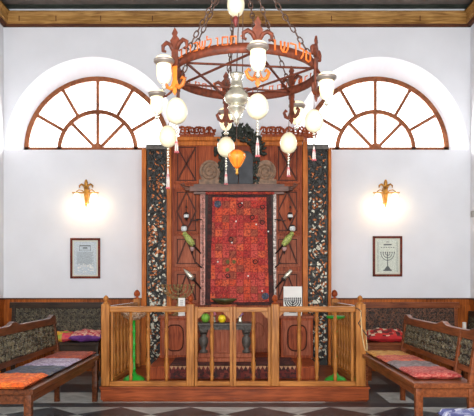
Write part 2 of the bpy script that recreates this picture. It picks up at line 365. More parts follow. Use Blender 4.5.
# wainscot on the back wall and side walls
def wains(name, ax, a, b2, pos, sg):
    mb = MB(); zt = 1.12
    def bx(s0, s1, d0, d1, zz0, zz1):
        if ax == 'x': mb.box(s0, s1, pos-d1, pos-d0, zz0, zz1)
        else: mb.box(min(pos+sg*d0, pos+sg*d1), max(pos+sg*d0, pos+sg*d1), s0, s1, zz0, zz1)
    n = int(abs(b2-a)/.1)
    for i in range(n):
        s0 = a+(b2-a)*i/n; s1 = a+(b2-a)*(i+1)/n; bx(s0+.003, s1-.003, .005, .022, .1, zt-.09)
    bx(a, b2, 0, .008, 0, zt); bx(a, b2, 0, .032, 0, .12); bx(a, b2, 0, .034, zt-.1, zt-.02)
    mb.cur = 1; bx(a, b2, 0, .05, zt-.02, zt)
    mb.build(name, [M['wains'], M['corn_d']], kind='structure')
wains('trim_4', 'x', -HW, -1.40, WY, 1); wains('trim_5', 'x', 1.40, HW, WY, 1)
wains('trim_6', 'y', -1.5, WY-.06, -HW, 1); wains('trim_7', 'y', -1.5, WY-.06, HW, -1)

# ---------------------------------------------------------------- ark
AY = 9.3
ark = thing('torah_ark', (-.01, AY, 0), 'tall red-brown panelled wooden ark cabinet with dark carved side panels and crest', 'ark')
zc = PZ(139, AY)
MB().box(PX(171, AY), PX(302, AY), AY, WY-.01, .0, zc).build('cabinet_body', M['ark'], ark)
# base plinth
def ar(x): return PX(x, AY)
def az(y): return PZ(y, AY)
mb = MB(); mb.box(ar(170), ar(303.5), AY-.06, AY+.02, az(141.5), az(137.5)); mb.box(ar(172), ar(302), AY-.03, AY+.02, az(146), az(141.5))
mb.build('cornice', M['arkl'], ark, bevel=.008)
# crest
for (xa, xb) in ((180, 214), (262, 316)):
    mb = MB()
    mb.box(ar(xa), ar(xb), AY-.03, AY+.03, az(138), az(134.5))
    n = int((xb-xa)/4.5)
    for i in range(n):
        cx = ar(xa+(i+.5)*(xb-xa)/n); sg = 1 if i % 2 else -1; h = az(130.5)
        mb.tube(spiral(cx, h, AY, .06, 1.2, rnd.random()*6, sg, 12), .014, 5)
        mb.ell((cx+.03*sg, AY, h+.045), .028, .014, .02, 7, 5); mb.ell((cx-.035*sg, AY, h-.01), .02, .014, .03, 7, 5)
        mb.tube([(cx-.05, AY, az(135)), (cx, AY, h+.05), (cx+.05, AY, az(135))], .011, 5)
    mb.build('carved_crest', M['ark'], ark)
# side carved strips
for k, (xo, xi, xc0, xc1, xs) in enumerate(((142, 146.5, 147, 167, 171.5), (331, 328, 307.5, 327.5, 302.5))):
    mb = MB(); lo, hi = sorted((ar(xo), ar(xi))); mb.box(lo, hi, AY-.04, WY-.01, 0, az(149)); 
    mb.build('outer_stile', M['arkl'], ark, bevel=.006)
    mb = MB(); lo, hi = sorted((ar(xs), ar(xc1 if k == 0 else xc0))); mb.box(lo, hi, AY-.04, AY+.1, 0, az(142)); mb.build('inner_stile', M['arkl'], ark, bevel=.006)
    pn = MB().box(ar(xc0), ar(xc1), AY, WY-.02, 0, az(146)).build('carved_panel', M['black'], ark)
    MB().box(ar(xc0)-.01, ar(xc1)+.01, AY-.045, AY, az(150), az(145)).build('panel_cap', M['grey'], ark, bevel=.005)
    mb = MB(); scrolls(mb, ar(xc0)+.01, ar(xc1)-.01, .2, az(150), AY-.012, .094, .0105, rnd)
    # running vine
    z = .2; pts = []
    while z < az(151): pts.append(((ar(xc0)+ar(xc1))/2+.09*math.sin(z*13), AY-.02, z)); z += .05
    mb.tube(pts, .014, 5); mb.build('vine_carving', M['black'], pn)
    for nm, cols, p0 in (('pale_inlay', (214, 210, 190), .62), ('amber_inlay', (176, 100, 48), .5)):
        mb = MB()
        for i in range(330):
            z = rnd.uniform(.22, az(151)); fr = (az(150)-z)/(az(150)-.2)
            if nm == 'pale_inlay' and rnd.random() > min(1, fr*1.5-.1): continue
            if nm == 'amber_inlay' and rnd.random() > min(.35+fr, 1-fr*.5): continue
            x = rnd.uniform(ar(xc0)+.025, ar(xc1)-.025); a = rnd.random()*3
            s = rnd.uniform(.011, .021)
            mb.ell((x, AY-.016, z), s, .006, s*1.5, 6, 4, Matrix.Rotation(a, 3, 'Y'))
        mt = M.get(nm) or plain(nm, cols, .25, var=.15); M[nm] = mt
        mb.build(nm, mt, pn, kind='stuff')
# panelled doors left and right of the curtain
def fr_panel(mb, x0, x1, z0, z1, y, w=.02, d=.014):
    mb.box(x0, x1, y-d, y+.002, z0, z0+w); mb.box(x0, x1, y-d, y+.002, z1-w, z1); mb.box(x0, x0+w, y-d, y+.002, z0, z1); mb.box(x1-w, x1, y-d, y+.002, z0, z1)
for (xa, xb) in ((174, 199), (275, 300)):
    for (ya, yb, style) in ((184, 144, 'x'), (234, 189, 'd'), (267, 236, 'a'), (303, 271, 'a'), (352, 306, 'x')):
        mb = MB(); x0, x1, zz0, zz1 = ar(xa), ar(xb), az(ya), az(yb)
        mb.box(x0, x1, AY-.012, AY, zz0, zz1); fr_panel(mb, x0, x1, zz0, zz1, AY-.012)
        p = mb.build('panel', M['ark'] if ya in (184, 234) else M['ark2'], ark, bevel=.004)
        mb = MB(); y = AY-.02; xm = (x0+x1)/2; zm = (zz0+zz1)/2; mg = .045
        X0, X1, Z0, Z1 = x0+mg, x1-mg, zz0+mg, zz1-mg
        fr_panel(mb, X0, X1, Z0, Z1, AY-.012, .014, .016)
        if style == 'x': L = [((X0, Z0), (X1, Z1)), ((X0, Z1), (X1, Z0))]
        elif style == 'd': L = [((xm, Z0), (X0, zm)), ((X0, zm), (xm, Z1)), ((xm, Z1), (X1, zm)), ((X1, zm), (xm, Z0))]
        else: L = [((X0, Z0), (xm, Z1)), ((xm, Z1), (X1, Z0)), ((xm, Z1), (xm, Z1-.02))]
        for a, c in L: mb.bar((a[0], y, a[1]), (c[0], y, c[1]), .022, .026, (0, 1, 0))
        mb.build('moulding', M['arkd'], p)
# curtain surround: silvered jambs, dark jambs, head board with scroll ends
for (xa, xb, q) in ((200.5, 205.5, 0), (273, 276, 1)):
    mb = MB(); mb.box(ar(xa), ar(xb), AY-.07, AY, az(305), az(193))
    z = az(302)
    while z < az(196): mb.ell(((ar(xa)+ar(xb))/2, AY-.07, z), .022, .012, .03, 8, 5); z += .062
    mb.build('jamb', plain('silvered_jamb_%d' % q, ((140, 92, 80), (180, 166, 158))[q], .4, .3, var=.3, sc=22), ark, bevel=.004)
mb = MB(); mb.box(ar(205.5), ar(273.5), AY-.05, AY, az(305), az(190)); mb.build('door', plain('dark_brown_door', (46, 28, 20), .6), ark, label='dark door behind the red curtain')
mb = MB(); mb.box(ar(190), ar(288), AY-.13, AY, az(192.5), az(187.5)); mb.box(ar(194), ar(284), AY-.09, AY, az(195), az(192.5)); mb.box(ar(194), ar(284), AY-.10, AY, az(187.5), az(185))
for sg, x in ((-1, 190), (1, 288)):
    mb.tube([(ar(x), AY-.06, az(189)), (ar(x+sg*6), AY-.06, az(187.5)), (ar(x+sg*9), AY-.06, az(185)), (ar(x+sg*6), AY-.06, az(184)), (ar(x+sg*5), AY-.06, az(186.5))], [.03, .022, .015, .012, .01], 6)
    mb.ell((ar(x+sg*2), AY-.06, az(190)), .05, .03, .03)
mb.build('head_board', plain('grey_brown_board', (98, 62, 48), .45, var=.2), ark, bevel=.005)
# plinth mouldings below (seen between the balusters)
mb = MB()
for (xa, xb) in ((203, 236), (240, 273)):
    x0, x1, zz0, zz1 = ar(xa), ar(xb), az(352), az(308)
    mb.box(x0, x1, AY-.03, AY, zz0, zz1); fr_panel(mb, x0+.03, x1-.03, zz0+.04, zz1-.04, AY-.03, .02)
    mb.arc((x0+x1)/2, (zz0+zz1)/2, .10, .12, AY-.045, AY-.03, 0, 2*PI, 28)
mb.build('lower_door', M['ark2'], ark, bevel=.004)
# tablets, foliage crown and scroll discs on top of the head board
mb = MB(); zt = az(185)
def tablet(x0, x1, zt0, zb):
    r = (x1-x0)/2; cx = (x0+x1)/2
    return [(x0, zb), (x1, zb)]+[(cx+r*math.cos(PI*i/10), zt0-r+r*math.sin(PI*i/10)) for i in range(11)]
mb.prism(tablet(ar(224), ar(238.3), az(152), zt), AY-.09, AY-.03); mb.prism(tablet(ar(238.7), ar(253), az(152), zt), AY-.09, AY-.03)
mb.build('stone_tablets', M['slate'], ark, bevel=.008)
mb = MB()
for i in range(260):
    a = rnd.uniform(0, PI); r = rnd.uniform(.18, .36); x = ar(240)+r*1.05*math.cos(a)*1.0; z = az(156)+r*1.25*math.sin(a)
    mb.ell((x, AY-.05+rnd.uniform(-.03, .02), z), .04, .018, .02, 6, 4, Matrix.Rotation(rnd.random()*6, 3, 'Y'))
for i in range(120):
    sg = rnd.choice((-1, 1)); x = ar(239)+sg*rnd.uniform(.2, .29); z = rnd.uniform(zt, az(152))
    mb.ell((x, AY-.05, z), .035, .018, .018, 6, 4, Matrix.Rotation(rnd.random()*6, 3, 'Y'))
for x in (232, 240, 247): mb.lathe([(.03, 0), (.045, .05), (.02, .1), (.03, .12), (.001, .16)], (ar(x), AY-.05, az(134)), 8)
mb.build('foliage_carving', plain('black_green_foliage', (40, 44, 36), .6, var=.4, sc=40), ark)
for cx in (210, 265.5):
    mb = MB(); c = (ar(cx), az(172))
    mb.prism([(c[0]+.155*math.cos(i*PI/10), c[1]+.17*math.sin(i*PI/10)) for i in range(20)], AY-.05, AY-.01)
    mb.box(c[0]-.16, c[0]+.16, AY-.06, AY-.01, zt, az(180))
    mb.tube(spiral(c[0], c[1], AY-.055, .14, 2.4, 1, 1 if cx < 230 else -1, 50), .012, 5)
    mb.build('scroll_disc', M['disc'], ark)

# curtain, bulging slightly outwards towards the bottom
mb = MB(); NX, NZ = 40, 40; cy = AY-.085
def cpt(i, j, off=0):
    f = j/NZ; zt_, zb_ = az(195), az(304); x0 = ar(208.3-3*f); x1 = ar(270.5+3.5*f); u_ = i/NX
    return (x0+(x1-x0)*u_, cy-off-.008*math.sin(u_*26)-.01*math.sin(u_*9+f*4)*f, zt_+(zb_-zt_)*f+.01*math.sin(u_*PI)*-1)
for off in (0, .01):
    pass
v = [cpt(i, j) for j in range(NZ+1) for i in range(NX+1)]+[(x, y+.012, z) for x, y, z in [cpt(i, j) for j in range(NZ+1) for i in range(NX+1)]]
n1 = (NX+1)*(NZ+1); f = []
bord = []
for j in range(NZ):
    for i in range(NX):
        a = j*(NX+1)+i; f.append((a, a+1, a+NX+2, a+NX+1)); bord.append(1 if i < 3 or i >= NX-3 or j < 1 or j >= NZ-1 else 0)
        f.append((a+n1, a+NX+1+n1, a+NX+2+n1, a+1+n1)); bord.append(1)
mb.add(v, f, True); mb.m = bord
mb.tube([(ar(206), cy, az(194)), (ar(274), cy, az(194))], .02, 8)
cur = mb.build('ark_curtain', [M['curtain'], M['cborder']], org=(ar(240), cy, az(304)), label='red patchwork embroidered curtain hanging in front of the ark doors', cat='curtain')
# appliqué motifs on the curtain
def motif(xs, ys, r, m_, nm, kind=0):
    for x, y in zip(xs, ys):
        mb = MB()
        if kind: mb.prism([(ar(x)+r*math.cos(i*PI/4), az(y)+r*math.sin(i*PI/4)) for i in range(8)], cy-.022, cy-.012)
        else: mb.arc(ar(x), az(y), r*.6, r, cy-.024, cy-.012, 0, 2*PI, 12)
        mb.build(nm, m_, cur)
motif([252, 262, 231, 255, 262, 228, 240], [218, 223, 240, 262, 208, 276, 206], .038, M['cborder'], 'ring_motif')
motif([242, 268, 232, 262, 218, 256, 248, 236], [204, 232, 243, 291, 262, 225, 276, 222], .012, M['white'], 'mirror_motif', 1)
motif([218, 265], [205, 296], .055, M['bluegrey'], 'dark_patch', 1); motif([228, 227.5, 234], [262, 270, 262], .03, plain('olive_patch', (96, 84, 40), .8), 'olive_patch', 1)

# ---------------------------------------------------------------- steps, carpet, cabinets in front of the ark
SY = 7.66; SZ = .33; PT = .17
st = MB().box(PX(150, SY), PX(318, SY), SY, AY-.09, PT, SZ-.02).box(PX(149, SY), PX(319, SY), SY-.02, AY-.09, SZ-.02, SZ).build('step_platform', M['ark'], org=(-.03, SY, PT), bevel=.005, label='low red-brown wooden step in front of the ark, behind the railing', cat='step')
x0, x1 = PX(170, SY), PX(296, SY); mb = MB()
mb.box(x0, x1, SY-.045, 8.45, SZ+.001, SZ+.016)
mb.box(x0, x1, SY-.045, SY-.030, PT+.015, SZ+.016)
cp = mb.build('carpet', M['carpet'], org=(-.03, SY, SZ), label='dark red patterned carpet draped over the front edge of the ark step', cat='carpet')
mb = MB(); n = 30
for i in range(n):
    a = x0+(x1-x0)*i/n; c = x0+(x1-x0)*(i+1)/n; mb.prism([(a, SZ+.01), (c, SZ+.01), ((a+c)/2, SZ-.035)], SY-.05, SY-.045)
mb.build('zigzag_edging', plain('beige_zigzag', (176, 130, 96), .8), cp)
def cabinet(xa, xb, label):
    Yc = 8.5; x0, x1 = PX(xa, Yc), PX(xb, Yc); z0, z1 = SZ, .9
    r = thing('low_cabinet', ((x0+x1)/2, Yc, z0), label, 'cabinet', 'low cabinets beside the ark')
    MB().box(x0, x1, Yc, Yc+.66, z0, z1-.03).build('body', M['ark'], r, bevel=.005)
    MB().box(x0-.02, x1+.02, Yc-.02, Yc+.66, z1-.03, z1).build('top', M['ark2'], r, bevel=.006)
    mb = MB(); mb.box(x0+.03, x1-.03, Yc-.015, Yc, z0+.04, z1-.06); d = mb.build('door', M['ark2'], r, bevel=.004)
    mb = MB(); cx, cz = (x0+x1)/2, (z0+z1)/2-.01; rx, rz = (x1-x0)/2-.09, (z1-z0)/2-.11
    pts = []
    for i in range(28):
        a = 2*PI*i/28; c, s_ = math.cos(a), math.sin(a); pts.append((cx+rx*math.copysign(abs(c)**.6, c), Yc-.018, cz+rz*math.copysign(abs(s_)**.6, s_)))
    mb.tube(pts, .01, 6, True); mb.build('oval_moulding', M['arkd'], d)
    MB().prism([(p[0]*.93+cx*.07, p[2]*.93+cz*.07) for p in pts], Yc-.024, Yc-.014).build('raised_field', M['ark'], d)
cabinet(160, 190, 'low red-brown cabinet with raised oval panel, left of the ark steps under the brass candelabrum')
cabinet(281, 313, 'low red-brown cabinet with raised oval panel, under the white candelabrum sign')

# ---------------------------------------------------------------- bimah platform and railing
BY = 7.09
MB().box(PX(100.5, BY), PX(369, BY), BY, 8.98, .02, PT-.025).box(PX(99.5, BY), PX(370, BY), BY-.015, 8.98, PT-.025, PT).box(PX(102, BY), PX(368, BY), BY+.02, 8.96, 0, .02).build(
    'raised_platform', M['plat'], org=(0, BY, 0), bevel=.006, label='low red-brown wooden platform under the turned railing', cat='platform')
RY = 7.18; rail = thing('railing', (-.04, RY, PT), 'honey-coloured turned wooden railing with double gate enclosing the platform', 'railing')
def rx(x): return PX(x, RY)
def rz(y): return PZ(y, RY)
zr1 = rz(306.3); zr0 = rz(312); zb1 = rz(381); zb0 = rz(386)
ro = Vector(rail['_o'])
# shared meshes
H = zr0-zb1
prof = [(.019, 0), (.019, H*.04), (.026, H*.06), (.016, H*.08), (.019, H*.12), (.027, H*.2), (.028, H*.26), (.019, H*.30), (.027, H*.32), (.017, H*.35), (.022, H*.5), (.025, H*.62), (.018, H*.72), (.027, H*.75), (.016, H*.78), (.021, H*.86), (.026, H*.9), (.017, H*.93), (.02, H)]
bal = MB().lathe(prof, (0, 0, 0), 12)
def baluster_at(parent, x, y, first=[]):
    loc = Vector((x, y, zb1))-ro
    if not first:
        o = bal.build('baluster', M['gold'], parent, org=(0, 0, 0)); o.location = loc; first.append(o); return o
    return inst(first[0], parent, loc)
def post(x, y, z0, z1, w=.095, knob=.034, km=None):
    p = MB().cb((x, y, (z0+z1)/2), w, w, z1-z0).build('post', M['gold'], rail, bevel=.007)
    km = km or M['gold']
    kb = MB().lathe([(w*.4, 0), (w*.42, .012), (.016, .02), (.016, .028), (knob*.75, .036), (knob, .036+knob*.6), (knob*.9, .036+knob*1.2), (knob*.5, .036+knob*1.8), (.004, .036+knob*2)], (x, y, z1), 14).build('finial', km, p)
XL, XR, XA, XB, XM = rx(106), rx(360), rx(190.5), rx(275), rx(233)
zp = rz(304)
post(XL, RY, PT, zp, .095, .032); post(XR, RY, PT, zp, .11, .032); post(XA, RY, PT, zp, .09, .036, M['ark']); post(XB, RY, PT, zp, .09, .036, M['ark'])
RB = 8.8; zr = zp
XLb, XRb = PX(137, RB), PX(334.5, RB)
post(XLb, RB, PT, zp+.02, .09, .045, M['ark']); post(XRb, RB, PT, zp+.02, .09, .045, M['ark'])
def hrail(parent, x0, x1, nm='rail'):
    MB().box(x0, x1, RY-.035, RY+.035, zr0, zr1).build('top_rail', M['goldx'], parent, bevel=.008)
    MB().box(x0, x1, RY-.03, RY+.03, zb0, zb1).build('bottom_rail', M['goldx'], parent, bevel=.006)
hrail(rail, XL+.045, XA-.045); hrail(rail, XB+.045, XR-.055)
for x in (112.3,): MB().box(rx(x)-.014, rx(x)+.014, RY-.02, RY+.02, zb1, zr0).build('stile', M['gold'], rail, bevel=.004)
MB().box(rx(352)-.014, rx(352)+.014, RY-.02, RY+.02, zb1, zr0).build('stile', M['gold'], rail, bevel=.004)
for x in (130.8, 148.2, 166.5): baluster_at(rail, rx(x), RY)
for x in (299.2, 316.8, 335.2): baluster_at(rail, rx(x), RY)
MB().prism([(XB+.045, zr0), (XB+.11, zr0), (XB+.045, zr0-.06)], RY-.02, RY+.02).build('corner_bracket', M['gold'], rail)
for (x0, x1, xb_) in ((XA+.048, XM-.003, rx(211.9)), (XM+.003, XB-.048, rx(253.4))):
    g = MB().box(x0, x0+.034, RY-.022, RY+.022, zb0, zr1-.004).box(x1-.034, x1, RY-.022, RY+.022, zb0, zr1-.004).build('gate_leaf', M['gold'], rail, bevel=.004)
    MB().box(x0+.034, x1-.034, RY-.024, RY+.024, zr0, zr1-.01).build('top_rail', M['goldx'], g, bevel=.005)
    MB().box(x0+.034, x1-.034, RY-.024, RY+.024, zb0+.005, zb1).build('bottom_rail', M['goldx'], g, bevel=.005)
    for sg, xx in ((1, x0+.034), (-1, x1-.034)):
        MB().prism([(xx, zr0), (xx+sg*.075, zr0), (xx+sg*.06, zr0-.02), (xx+sg*.015, zr0-.07), (xx, zr0-.075)], RY-.015, RY+.015).build('corner_bracket', M['gold'], g)
    baluster_at(g, xb_, RY)
for (xf, xk) in ((XL, XLb), (XR, XRb)):
    n = 8
    for zz0, zz1, nm in ((zr0, zr1, 'top_rail'), (zb0, zb1, 'bottom_rail')):
        MB().bar((xf, RY+.045, (zz0+zz1)/2), (xk, RB-.045, (zz0+zz1)/2), .06, zz1-zz0).build(nm, M['shiny'] if nm == 'top_rail' else M['goldx'], rail, bevel=.006)
    for i in range(1, n+1):
        f_ = i/(n+1); baluster_at(rail, xf+(xk-xf)*f_, RY+(RB-RY)*f_)
# cords on the right corner post
cx_ = XR+.05
mb = MB(); pts = []
for i in range(40):
    t_ = i/39; pts.append((XR-.06+.13*t_+.035*math.sin(t_*9), RY-.062-.006*math.sin(t_*7), rz(308)-(rz(308)-rz(340))*t_+.02*math.sin(t_*14)))
mb.tube(pts, .006, 6); mb.build('electric_cord', M['cord'], org=pts[0], label='thin black cord dangling down the right corner post of the railing', cat='cord')
pts = [(XR-.005, RY-.066, rz(310)), (XR+.0, RY-.07, rz(322)), (XR+.01, RY-.066, rz(334)), (XR+.03, RY-.066, rz(344)), (XR+.05, RY-.07, rz(350)), (XR+.068, RY-.06, rz(350)), (XR+.072, RY-.04, rz(345)), (XR+.068, RY-.02, rz(339)), (XR+.066, RY, rz(330))]
MB().tube(pts, .007, 6).build('string', M['cream'], org=pts[0], label='cream string hanging in a loop from the right corner post of the railing', cat='string')

# ---------------------------------------------------------------- green stands
def stand(x, Ys, label, bowl):
    X_ = PX(x, Ys); r = thing('lamp_stand', (X_, Ys, PT), label, 'stand', 'green stands inside the railing')
    MB().lathe([(.135, 0), (.135, .012), (.12, .035), (.085, .06), (.04, .075), (.03, .09), (.02, .11)], (X_, Ys, PT), 20).build('foot', M['green'], r)
    zt_ = PZ(319.5 if bowl else 319, Ys); L = zt_-PT
    pf = [(.017, .1)]
    for k in range(1, 5): pf += [(.017, L*k/5-.015), (.024, L*k/5), (.017, L*k/5+.015)]
    pf += [(.017, L)]
    MB().lathe(pf, (X_, Ys, PT), 12).build('pole', M['green'], r)
    if bowl: MB().lathe([(.02, -.01), (.07, .0), (.125, .035), (.148, .07), (.155, .082), (.14, .082), (.11, .045), (.02, .02)], (X_, Ys, zt_), 24).build('bowl', M['basket'], r, label='beige patterned bowl')
    else: MB().lathe([(.02, -.01), (.05, 0), (.11, .012), (.118, .035), (.10, .04), (.02, .03)], (X_, Ys, zt_), 24).build('tray', M['green'], r)
stand(134, 7.55, 'bright green pole stand carrying a beige patterned bowl, inside the left end of the railing', True)
stand(335.5, 7.5, 'bright green stand with flat green tray top, inside the right end of the railing', False)

# ---------------------------------------------------------------- reader's desk
DY = 8.0; dk_ = thing('reading_desk', (PX(225, DY), DY, SZ+.016), 'carved grey and brown reading desk with turned legs in front of the ark', 'desk')
dx0, dx1 = PX(199, DY), PX(251, DY); zt_ = PZ(323, DY); zf = SZ+.016
MB().box(dx0-.03, dx1+.03, DY-.05, DY+.36, zt_-.03, zt_).build('desk_top', M['grey'], dk_, bevel=.008)
mb = MB(); mb.box(dx0, dx1, DY-.02, DY+.33, zt_-.085, zt_-.03); scrolls(mb, dx0, dx1, zt_-.08, zt_-.035, DY-.022, .045, .005, rnd); mb.build('apron', M['grey'], dk_)
MB().box(dx0+.06, dx1-.06, DY+.02, DY+.30, zf+.11, zt_-.085).build('panel_case', M['ark2'], dk_)
mb = MB()
for i in range(9): x = dx0+.09+(dx1-dx0-.18)*i/8; mb.box(x-.006, x+.006, DY+.01, DY+.02, zf+.13, zt_-.11)
mb.build('slat', M['ark'], dk_)
MB().box(dx0-.01, dx1+.01, DY-.03, DY+.34, zf+.05, zf+.11).box(dx0-.03, dx1+.03, DY-.05, DY+.36, zf, zf+.05).build('plinth', M['ark2'], dk_, bevel=.008)
Lh = zt_-.085-zf-.11
for x in (dx0+.06, dx1-.06):
    for y in (DY, ):
        MB().lathe([(.05, 0), (.05, .03), (.025, .05), (.045, .09), (.06, .14), (.055, .19), (.03, .22), (.05, .235), (.03, .25), (.04, Lh*.8), (.055, Lh*.92), (.055, Lh)], (x, y, zf+.11), 14).build('leg', M['grey'], dk_)
# things on the desk
def fruit(x, y, Yf, r, m_, nm, label, cat, stem=True):
    c = (PX(x, Yf), Yf, zt_+r)
    mb = MB(); mb.lathe([(.002, -r), (r*.6, -r*.88), (r*.98, -r*.2), (r, .1*r), (r*.8, r*.7), (r*.35, r*.95), (.004, r*.82)], c, 14)
    o = mb.build(nm, m_, org=c, label=label, cat=cat)
    if stem: MB().tube([(c[0], c[1], c[2]+r*.8), (c[0]+.008, c[1], c[2]+r*1.3)], .004, 5).build('stem', M['dark'], o)
fruit(205.5, 317, 8.08, .06, plain('leaf_green', (110, 160, 50), .4), 'green_melon', 'round green fruit on the left end of the reading desk', 'fruit')
fruit(222, 318, 8.05, .052, plain('lemon_yellow', (232, 200, 30), .4), 'yellow_fruit', 'bright yellow round fruit on the middle of the reading desk', 'fruit')
def posy(x, m_, label):
    Yf = 8.14; c = Vector((PX(x, Yf), Yf, zt_)); r = thing('flower_posy', c, label, 'flowers')
    MB().lathe([(.03, 0), (.035, .02), (.022, .05), (.03, .075)], c, 12).build('vase', M['silver'], r)
    mb = MB()
    for i in range(14):
        a = rnd.random()*6.28; q = rnd.uniform(0, .045); mb.ell(c+Vector((q*math.cos(a), q*math.sin(a), .09+rnd.uniform(0, .035))), .017, .017, .013, 7, 5)
    mb.build('blossoms', m_, r)
posy(213.5, plain('pink_petals', (200, 120, 140), .7), 'small pink flowers in a pale vase between the green and yellow fruit')
posy(240, plain('mauve_petals', (150, 110, 160), .7), 'small mauve flowers in a pale vase on the right end of the reading desk')
# dark green dish hanging low before curtain: shallow bowl on the desk rear riser
Yd = 8.2; xd = PX(224, Yd)
rs = MB().box(xd-.17, xd+.17, Yd-.0, Yd+.14, zt_, PZ(304.5, Yd)).build('book_rest', M['ark'], org=(xd, Yd, zt_), bevel=.004, label='small red-brown wooden stand at the back of the reading desk under the dark dish', cat='stand')
MB().lathe([(.05, 0), (.09, .015), (.14, .04), (.18, .075), (.17, .078), (.12, .045), (.02, .02)], (xd, Yd+.07, PZ(304.5, Yd)), 20).build('dark_dish', plain('olive_dish', (62, 62, 34), .4, var=.3), org=(xd, Yd+.07, PZ(304.5, Yd)), label='wide dark olive dish below the red curtain', cat='dish')

# ---------------------------------------------------------------- candelabrum, card, sign
def menorah_lines(mb, cx, y, z0, w, h, r, arms=3, n=8):
    mb.tube([(cx, y, z0), (cx, y, z0+h)], r, 6)
    for k in range(1, arms+1):
        R = w*k/arms; pts = []
        for i in range(n*2+1):
            a = -PI+PI*i/(2*n); pts.append((cx+R*math.cos(a), y, z0+h*.98+min(h*.75, R)*math.sin(a) if True else 0))
        mb.tube(pts, r, 6)
Yk = 8.72; xk = PX(178, Yk); zk = .9
r = thing('brass_candelabrum', (xk, Yk, zk), 'branching aged brass candelabrum with leafy arms on the left low cabinet', 'candelabrum')
MB().lathe([(.09, 0), (.09, .01), (.05, .03), (.02, .06), (.012, .1), (.03, .14), (.012, .17), (.012, .2)], (xk, Yk, zk), 16).build('base', M['brown_brass'], r)
mb = MB(); menorah_lines(mb, xk, Yk, zk+.18, .215, .23, .008, 4)
for i in range(60):
    a = rnd.uniform(PI, 2*PI) ; q = rnd.choice((.054, .108, .161, .215)); mb.ell((xk+q*math.cos(a), Yk+rnd.uniform(-.02, .02), zk+.40+min(.17, q)*math.sin(a)+rnd.uniform(-.01, .03)), .02, .008, .009, 6, 4, Matrix.Rotation(rnd.random()*6, 3, 'Y'))
mb.build('branches', M['brown_brass'], r)
for q in (-4, -3, -2, -1, 0, 1, 2, 3, 4):
    MB().lathe([(.008, 0), (.018, .012), (.02, .03), (.012, .032)], (xk+q*.0538, Yk, zk+.4), 10).build('candle_cup', M['brown_brass'], r)
Yk = 8.58; c0 = (PX(181.7, Yk), Yk, .9)
o = MB().box(c0[0]-.046, c0[0]+.046, Yk-.012, Yk+.012, .9, PZ(298, Yk)).build('notice_card', M['white'], org=c0, label='small upright white card before the brass candelabrum', cat='card')
mb = MB()
for i in range(4): mb.box(c0[0]-.02, c0[0]+.02, Yk-.0135, Yk-.0115, PZ(300.5, Yk)-.028*i-.008, PZ(300.5, Yk)-.028*i)
mb.build('print', plain('pale_grey_print', (150, 150, 150), .7), o)
Ys = 8.6; sx0, sx1 = PX(283.5, Ys), PX(302, Ys); sz1 = PZ(286.5, Ys)
o = MB().box(sx0, sx1, Ys-.008, Ys+.008, .9, sz1).build('candelabrum_sign', M['white'], org=((sx0+sx1)/2, Ys, .9), bevel=.002, label='white sign board with a black candelabrum drawing on the right low cabinet', cat='sign')
mb = MB(); xc = (sx0+sx1)/2; zz = PZ(300.5, Ys)
for k in range(1, 5):
    R = .027*k; mb.tube([(xc+R*math.cos(-PI+PI*i/12), Ys-.011, zz+R*1.0*math.sin(-PI+PI*i/12)) for i in range(13)], .0075, 5)
mb.tube([(xc, Ys-.011, zz), (xc, Ys-.011, zz-.15)], .008, 5); mb.box(xc-.05, xc+.05, Ys-.014, Ys-.009, zz-.165, zz-.15)
for k in range(-4, 5):
    mb.box(xc+.027*k-.009, xc+.027*k+.009, Ys-.014, Ys-.009, zz, zz+.012); mb.ell((xc+.027*k, Ys-.011, zz+.028), .009, .004, .016, 6, 4)
mb.build('candelabrum_drawing', M['ink'], o)

